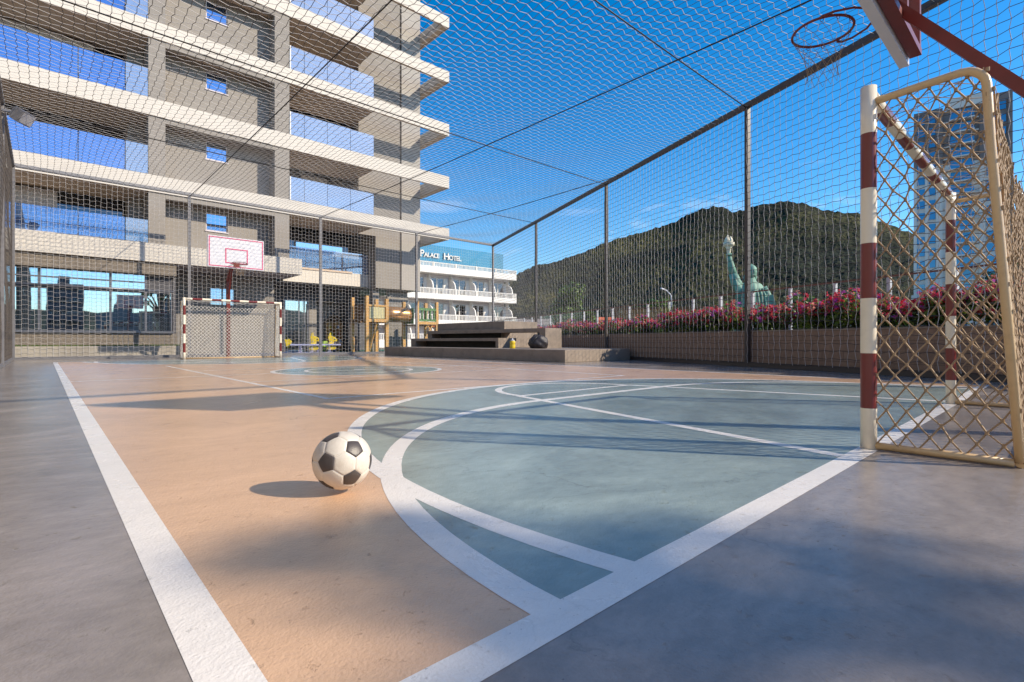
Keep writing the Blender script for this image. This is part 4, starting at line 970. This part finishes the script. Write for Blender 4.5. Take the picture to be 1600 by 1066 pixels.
for k in range(18):
    z = 3.4+FH*k; cl = M['twbrown'] if z > 43 else M['twbeige']
    for x0, x1 in ((-17.35, -15.85), (-15.05, -13.8), (-4.4, -1.1)):
        w = tbx('window', M['glass_sky'], x0, x1, .30, .497, z+.55, z+2.4)
    b = MB(); b.box(-12.3, -5.8, .1, .49, z-.25, z+.05); b.box(-11.2, -6.6, -1.1, .097, z-.25, z+.05)
    bl_ = b.build('balcony', M['twbeige'], tw, local=True)
    MB().box(-11.1, -6.7, -1.06, -1.02, z+.05, z+1.15).build('railing_glass', M['glass_sky'], bl_, local=True)
    MB().box(-10.9, -7.1, .42, .48, z+.05, z+2.5).build('balcony_door', M['glass_sky'], bl_, local=True)
for k in range(4): tbx('podium_frame', M['twbeige'], -18.5+k*5.2, -17.5+k*5.2, -3, -2.5, -.08, 12)

# ------------------------------------------------------------------ green statue: a plain robed figure with raised torch
sl = W(.4648*100, 100.)
stt = thing('statue', 'pale green robed statue raising a torch, in front of the forested hill', 'statue', (sl.x, sl.y, -4.2), -TH); stt.scale = (.80,)*3
def loft(b, rings, n=40, mi=0):
    vs = []; fs = []
    for (cx, cy, z, ax, ay, tw_, fold) in rings:
        for k in range(n):
            a = 2*math.pi*k/n; f = 1+fold*math.sin(9*a+z*.25)+fold*.6*math.sin(17*a-z*.4)
            x, y = ax*f*math.cos(a), ay*f*math.sin(a); vs.append((cx+x*math.cos(tw_)-y*math.sin(tw_), cy+x*math.sin(tw_)+y*math.cos(tw_), z))
    m_ = len(rings)
    for i in range(m_-1):
        for k in range(n): fs.append((i*n+k, i*n+(k+1) % n, (i+1)*n+(k+1) % n, (i+1)*n+k))
    fs.append(list(range((m_-1)*n, m_*n))); b.add(vs, fs, mi, True)
b = MB()
loft(b, [(0, 0, 0, 4.2, 3.4, 0, .07), (0, 0, 6, 3.8, 3.1, 0, .085), (.1, 0, 10, 3.5, 2.9, .1, .085), (.2, 0, 13, 3.5, 2.7, .1, .075), (.3, 0, 15.0, 3.4, 2.4, .15, .065), (.4, 0, 17.2, 3.7, 2.3, .2, .055), (.45, 0, 18.8, 3.6, 2.15, .25, .04), (.5, 0, 19.9, 2.7, 1.75, .25, .03), (.55, 0, 20.6, 1.3, 1.1, .2, .01), (.55, 0, 21.6, .85, .85, 0, 0)], 72)
b.tube([(-2.3, 0, 18.9), (-3.2, -.2, 20.4), (-4.1, -.4, 22.6)], [1.35, 1.25, .95], 18)
b.tube([(-3.9, -.35, 22.2), (-4.5, -.45, 24.2), (-5.0, -.5, 26.2), (-5.1, -.5, 26.8)], [.95, .82, .62, .52], 14)
for k in range(7):                                   # hanging sleeve and mantle folds
    t = k/6; b.tube([(-3.9+1.9*t, -.9, 22.0-2.6*t), (-3.6+1.8*t, -1.3, 19.6-1.4*t), (-3.3+1.5*t, -1.2, 17.2), (-2.8+1.1*t, -1.0, 14.6-.8*t)], [.30, .46, .38, .10], 8)
    b.tube([(-1.9+.75*k, -1.5, 19.6-.25*abs(k-3)), (-2.1+.8*k, -2.35, 17.2), (-2.4+.9*k, -2.6, 13.5), (-2.5+.95*k, -2.9, 6)], [.12, .32, .36, .3], 8)
b.tube([(3.3, 0, 19.0), (4.4, -.4, 16.8), (4.7, -1.0, 14.6), (3.8, -2.4, 13.8)], [1.15, 1.05, .85, .6], 16)
for k in range(5): b.tube([(2.6+.5*k, -.9, 18.6-.4*k), (3.2+.45*k, -1.5, 16.2), (3.3+.4*k, -1.7, 12.6), (3.2+.4*k, -1.6, 10)], [.2, .42, .4, .15], 8)
b.build('robed_body', M['verdigris'], stt, local=True)
b = MB(); vs, fs = blob((.55, -.15, 23.0), 1.25, 1.38, 1.75, 26, 18, .015, 0., 4.); b.add(vs, fs, 0, True)
b.add(*blob((.55, -1.5, 22.9), .22, .32, .42, 10, 8, 0, 0., 1.), 0, True); b.add(*blob((.55, -1.35, 22.1), .5, .25, .16, 10, 8, 0, 0., 1.), 0, True)
b.build('head', M['verdigris'], stt, local=True)
b = MB(); vs, fs = blob((.55, .30, 23.5), 1.35, 1.30, 1.42, 26, 16, .09, .35, 7.); b.add(vs, fs, 0, True)
b.tube([(.2, .9, 22.9), (-.2, 1.2, 21.6), (-.2, .9, 20.6)], [.6, .6, .4], 10); b.tube([(1.5, .6, 23), (1.75, .5, 21.6), (1.6, .4, 20.6)], [.55, .5, .3], 10)
b.build('hair', M['verdigris'], stt, local=True)
b = MB(); b.add(*blob((-5.15, -.55, 27.0), .62, .62, .62, 14, 10, .05, 0., 2.), 0, True)
for k in range(5): b.tube([(-5.55+.2*k, -1.05, 26.75), (-5.55+.2*k, -1.2, 27.05), (-5.5+.2*k, -.95, 27.3)], .14, 6)
b.build('hand', M['verdigris'], stt, local=True)
b = MB(); b.lathe((-5.15, -.55, 25.2), [(0, 0), (.3, .1), (.4, 2.2), (.55, 3.4), (.75, 3.8), (.6, 4.0)], 14); b.lathe((-5.15, -.55, 29.1), [(.5, 0), (1.25, .15), (1.3, .95), (1.1, 1.0), (.9, .4)], 18)
b.build('torch', M['pale'], stt, local=True)
b = MB()
for k in range(5):
    a = k*1.26; b.tube([(-5.15+.4*math.cos(a), -.55+.4*math.sin(a), 29.6), (-5.15+.75*math.cos(a), -.55+.75*math.sin(a), 30.6), (-5.15+.55*math.cos(a), -.55+.55*math.sin(a), 31.6+.3*(k % 2))], [.45, .35, .05], 8)
b.build('flame', M['pale'], stt, local=True)
b = MB(); MB().tube([(-.0, -.0, 0), (0, 0, 0)], .1, 4) if False else None
MB().obox((4.0, -2.6, 15.2), (.9, -.2, .3), (.1, 1, .2), (-.3, 0, 1), 1.0, .3, 1.7).build('tablet', M['verdigris'], stt, local=True)

# ------------------------------------------------------------------ forested hill
prof = [(560, 500), (640, 470), (700, 452), (760, 441), (805, 428), (835, 414), (868, 407), (900, 397), (930, 384), (960, 372), (1000, 361), (1050, 346), (1075, 333), (1090, 326), (1115, 321), (1130, 321), (1145, 329), (1165, 327), (1182, 318), (1230, 312), (1262, 317), (1285, 327), (1340, 330), (1380, 345), (1425, 362), (1480, 380), (1530, 372), (1585, 330), (1640, 318), (1750, 330), (1900, 380), (2200, 460)]
az = np.array([math.atan((p-800)/796) for p, y in prof]); te = np.array([(533-y)/796*math.cos(math.atan((p-800)/796)) for p, y in prof])
na, nd_ = 620, 150; A_ = np.linspace(az[0], az[-1], na); T_ = np.interp(A_, az, te)
S_ = np.linspace(0, 1, nd_); vs = np.empty((na, nd_, 3))
D0, D1, D2 = 260., 720., 1000.
for i, a in enumerate(A_):
    dirv = W(math.sin(a), math.cos(a)); rid = T_[i]*D1
    for j, s in enumerate(S_):
        if s < .86: t = s/.86; d = D0+(D1-D0)*t; h = rid*(t**1.25*(.72+.28*t))
        else: t = (s-.86)/.14; d = D1+(D2-D1)*t; h = rid*(1-.6*t*t)
        x, y = dirv.x*d, dirv.y*d
        spur = mnoise.noise(Vector((x*.0075, y*.0075, 1)))*.22+mnoise.noise(Vector((x*.02, y*.02, 4)))*.07
        h *= 1+spur*(math.sin(math.pi*min(1, s/.86))**.7 if s < .86 else 0)
        v = mnoise.voronoi(Vector((x*.12, y*.12, h*.09)))[0]
        v2 = mnoise.voronoi(Vector((x*.28, y*.28, h*.2)))[0]
        h += (3.7*max(0, .75-v[0])+2.4*max(0, .7-v2[0])-2.0)*min(1, s*5)
        vs[i, j] = (x, y, h-.5 if s > 0 else -1)
fs = [(i*nd_+j, (i+1)*nd_+j, (i+1)*nd_+j+1, i*nd_+j+1) for i in range(na-1) for j in range(nd_-1)]
me = bpy.data.meshes.new('hills'); me.from_pydata(vs.reshape(-1, 3).tolist(), [], fs)
hm = bpy.data.materials.new('forest_canopy'); hm.use_nodes = True
nt = hm.node_tree; N = nt.nodes; L = nt.links; bs = N['Principled BSDF']; bs.inputs['Roughness'].default_value = .9; bs.inputs['Specular IOR Level'].default_value = .15
tc = N.new('ShaderNodeTexCoord')
vo = N.new('ShaderNodeTexVoronoi'); vo.inputs['Scale'].default_value = .16; L.new(tc.outputs['Object'], vo.inputs['Vector'])
n1 = N.new('ShaderNodeTexNoise'); n1.inputs['Scale'].default_value = .009; n1.inputs['Detail'].default_value = 5; L.new(tc.outputs['Object'], n1.inputs['Vector'])
n2 = N.new('ShaderNodeTexNoise'); n2.inputs['Scale'].default_value = .35; n2.inputs['Detail'].default_value = 6; L.new(tc.outputs['Object'], n2.inputs['Vector'])
r1_ = N.new('ShaderNodeValToRGB'); r1_.color_ramp.elements[0].position = .42; r1_.color_ramp.elements[1].position = .62
r1_.color_ramp.elements[0].color = (.022, .029, .018, 1); r1_.color_ramp.elements[1].color = (.085, .084, .036, 1); L.new(n1.outputs['Fac'], r1_.inputs[0])
r2_ = N.new('ShaderNodeValToRGB'); r2_.color_ramp.elements[0].color = (.35, .40, .40, 1); r2_.color_ramp.elements[1].color = (1.5, 1.35, 1.0, 1); L.new(vo.outputs['Color'], r2_.inputs[0])
r3_ = N.new('ShaderNodeValToRGB'); r3_.color_ramp.elements[0].position = .35; r3_.color_ramp.elements[1].position = .68; r3_.color_ramp.elements[0].color = (.45, .45, .45, 1); r3_.color_ramp.elements[1].color = (1.25, 1.25, 1.25, 1); L.new(n2.outputs['Fac'], r3_.inputs[0])
m1 = N.new('ShaderNodeMix'); m1.data_type = 'RGBA'; m1.blend_type = 'MULTIPLY'; m1.inputs[0].default_value = 1; L.new(r1_.outputs[0], m1.inputs[6]); L.new(r2_.outputs[0], m1.inputs[7])
m2 = N.new('ShaderNodeMix'); m2.data_type = 'RGBA'; m2.blend_type = 'MULTIPLY'; m2.inputs[0].default_value = 1; L.new(m1.outputs[2], m2.inputs[6]); L.new(r3_.outputs[0], m2.inputs[7]); L.new(m2.outputs[2], bs.inputs['Base Color'])
bp = N.new('ShaderNodeBump'); bp.inputs['Strength'].default_value = 1; bp.inputs['Distance'].default_value = 3; L.new(n2.outputs['Fac'], bp.inputs['Height']); L.new(bp.outputs[0], bs.inputs['Normal'])
me.materials.append(hm); o = bpy.data.objects.new('hills', me); COL.objects.link(o); tag(o, kind='structure')

# ------------------------------------------------------------------ trees, small houses, lamp in the middle distance
def tree_mesh(seed, H, R, nl, ls, mats, name='broadleaf_tree', z0=.35, lr=(.25, .45), nk=15):
    random.seed(seed); t = thing(name, 'x', 'tree'); b = MB()
    b.tube([(0, 0, 0), (.03*H, 0, .25*H), (.0, .02*H, .5*H), (.01*H, 0, .85*H)], [.035*H, .028*H, .02*H, .005*H], 9)
    lob = []
    for k in range(nk):
        a = random.uniform(0, 6.28); q = R*random.uniform(.15, .8); z = H*random.uniform(z0, .92); q *= 1-.5*max(0, (z/H-.6)/.4)
        p = Vector((q*math.cos(a), q*math.sin(a), z)); lob.append((p, R*random.uniform(*lr)))
        b.tube([(0, 0, z*.6), p*.6+Vector((0,0,z*.3)), p], [.014*H, .009*H, .003*H], 6)
    b.build('trunk', M['bark'], t)
    pts = []
    for p, r in lob:
        for _ in range(nl//nk):
            d = Vector((random.gauss(0,1), random.gauss(0,1), random.gauss(0,.8))).normalized(); pts.append((p+d*r*random.uniform(.4, 1.05), d))
    b = MB(); leaf_cloud(b, pts[::2], ls, 0, .3, .6); leaf_cloud(b, pts[1::2], ls, 1, .3, .6); b.build('crown', mats, t)
    return t
tA = tree_mesh(31, 7.0, 3.0, 4200, .22, [M['leafd'], M['leaf']]); tB = tree_mesh(32, 6.0, 2.8, 3600, .22, [M['leafy'], M['leaf']])
bgt = [(tA, 6.5, 60, 1.0, 'dark green tree behind the boundary fence nearest the white hotel'), (tB, 11.3, 48, .62, 'yellow-green tree behind the boundary fence between two pale posts'), (tB, 17.8, 44, .62, 'small yellow-green tree behind the fence left of the statue'),
       (tA, 14.5, 52, .7, 'dark round tree beyond the fence behind the strappy plant'), (tA, 29, 50, .72, 'dark tree beyond the fence just right of the statue'), (tB, 42, 56, .85, 'broad tree beyond the fence left of the apartment tower'), (tA, 76, 74, 2.0, 'tall dark tree at the right edge beside the apartment tower')]
used = set()
for src, l, d, s, lab in bgt:
    o = src if src.name not in used else copy_tree(src); used.add(src.name)
    p = W(l, d); o.location = (p.x, p.y, -.1); o.scale = (s*1.2, s*1.2, s); o.rotation_euler.z = l; tag(o, lab, 'tree', 'trees beyond the boundary fence')
# the out-of-frame trees whose leaf shade falls on the near corner of the court
tC = tree_mesh(44, 9.7, 1.7, 2500, .10, [M['leafd'], M['leaf']], z0=.44, lr=(.16, .29), nk=20)
p = W(13.4, -1.95); tC.location = (p.x, p.y, -.05); tag(tC, 'slender leafy shade tree standing outside the cage behind the viewer', 'tree')
def house(l, d, w, h, dep, m, lab, rz=0.):
    p = W(l, d); t = thing('house', lab, 'house', (p.x, p.y, -.1), -TH+rz, 'small houses at the foot of the hill')
    MB().box(-w/2, w/2, 0, dep, 0, h).build('wall', m, t, local=True)
    b = MB(); b.prism([(-.3, h+.003), (dep+.3, h+.003), (dep/2, h+dep*.28)], -w/2-.3, w/2+.3, f=lambda u, v, q: (q, u, v)); b.build('roof', M['orange'] if 'red' in lab else M['twbrown'], t, local=True)
    for k in range(3):
        x = -w/2+w*(k+.5)/3; MB().box(x-.5, x+.5, -.05, -.002, h*.45, h*.75).build('window', M['glass_dark'], t, local=True)
house(6.5, 170, 12, 6, 8, M['whitepaint'], 'white house beside the hotel corner at the foot of the hill')
house(16, 185, 14, 5.2, 9, M['renderl'], 'grey house with brown roof at the foot of the forested hill')
house(26, 160, 11, 6.2, 8, M['whitepaint'], 'white house with a red roof at the foot of the hill', .3)
house(38, 210, 18, 8, 10, M['whitepaint'], 'larger white house behind the red-roofed house')
house(52, 190, 14, 6, 9, M['twbeige'], 'beige house at the foot of the hill left of the statue', -.2)
tm_ = W(10.3, 34); tmr = thing('timber_wall', 'ochre timber boarded wall beyond the glazed fence, left of the strappy plant', 'wall', (tm_.x, tm_.y, 0), -TH-.25)
MB().box(-3.4, 3.4, 0, .2, 0, 2.75).build('boards', mat('ochre_boards', (.34, .20, .08), .8, var=.35, vs=3, stretch=(1, 1, 8)), tmr, local=True)
MB().box(-3.5, 3.5, -.1, .3, 2.753, 2.9).build('coping', M['woodd'], tmr, local=True)
for x in (-3.3, 0, 3.3): MB().box(x-.1, x+.1, -.06, -.002, 0, 2.75).build('post', M['woodd'], tmr, local=True)
lp = W(14.4, 46); lm = thing('street_lamp', 'white street lamp with a curved neck beyond the fence behind the strappy plant', 'street lamp', (lp.x, lp.y, 0))
MB().tube([(lp.x, lp.y, 0), (lp.x, lp.y, 4.2), (lp.x-.1, lp.y, 4.75), (lp.x-.5, lp.y+.2, 5.15)], [.09, .07, .06, .05], 10).build('pole', M['postwhite'], lm)
MB().obox((lp.x-.75, lp.y+.32, 5.25), (-1, .5, .35), (.5, 1, 0), (.3, 0, 1), .32, .1, .06).build('lamp_head', M['postwhite'], lm, bevel=.02)

# ------------------------------------------------------------------ city behind the viewer, mirrored in the window glass
random.seed(9)
city = [(-30, -95, 10, 12, 8), (-19, -110, 7, 9, 13), (-7, -100, 8, 10, 6), (4, -120, 7, 12, 15), (15, -105, 10, 12, 7.5), (29, -118, 8, 10, 12), (-45, -105, 9, 12, 10), (-64, -95, 12, 14, 7)]
for i, (x, y, w, dp, h) in enumerate(city):
    t = thing('city_building', ['dark', 'grey', 'brown', 'tall dark', 'wide grey', 'slim grey', 'stepped brown', 'low brown'][i]+' city building behind the viewer, mirrored in the glazing', 'building', (x, y, -.08))
    m = [M['darkwall'], M['render_'], M['twbrown']][i % 3]
    box_part('wall', m, t, x-w/2, x+w/2, y-dp, y, -.08, h); box_part('roof_room', m, t, x-w/5, x+w/6, y-dp*.7, y-dp*.3, h, h+2.4)
    for k in range(int(h//3)): box_part('window_band', M['glass_dark'], t, x-w*.42, x+w*.42, y+.002, y+.05, 1.2+3*k, 2.6+3*k)

# ------------------------------------------------------------------ added unseen wing left of the court, bounces warm light into the shade
wg = thing('bounce_wing', 'added beige building wing left of the court, unseen, bouncing warm light', 'building', (-6, 2, -.08))
box_part('wall', M['slab'], wg, -16, -5.2, -16, 18, -.08, 11); box_part('roof', M['twbeige'], wg, -16.3, -4.9, -16.3, 18.3, 11.002, 11.4)
for k in range(7):
    for z in (1.0, 4.4, 7.8):
        y = -13.5+4.6*k; w = box_part('window', M['whitepaint'], wg, -5.198, -5.12, y-.06, y+1.46, z-.06, z+1.46); box_part('pane', M['glass_dark'], w, -5.118, -5.10, y, y+1.4, z, z+1.4)

b = MB(); n = 60  # added unseen ridge behind the viewer, covers low sky glow mirrored in glass
for i in range(n):
    a0 = math.radians(95+i*170/n); a1 = math.radians(95+(i+1)*170/n)
    def rp(a, r, h): return (r*math.sin(a), r*math.cos(a), h)
    def hh(a): return 26+16*mnoise.noise(Vector((a*3, 1, 2)))+7*mnoise.noise(Vector((a*11, 4, 2)))
    b.add([rp(a0, 380, -1), rp(a1, 380, -1), rp(a1, 520, hh(a1)*1.1), rp(a0, 520, hh(a0)*1.1), rp(a1, 700, -1), rp(a0, 700, -1)], [(0, 1, 2, 3), (3, 2, 4, 5)])
tag(b.build('hills', hm), kind='structure')
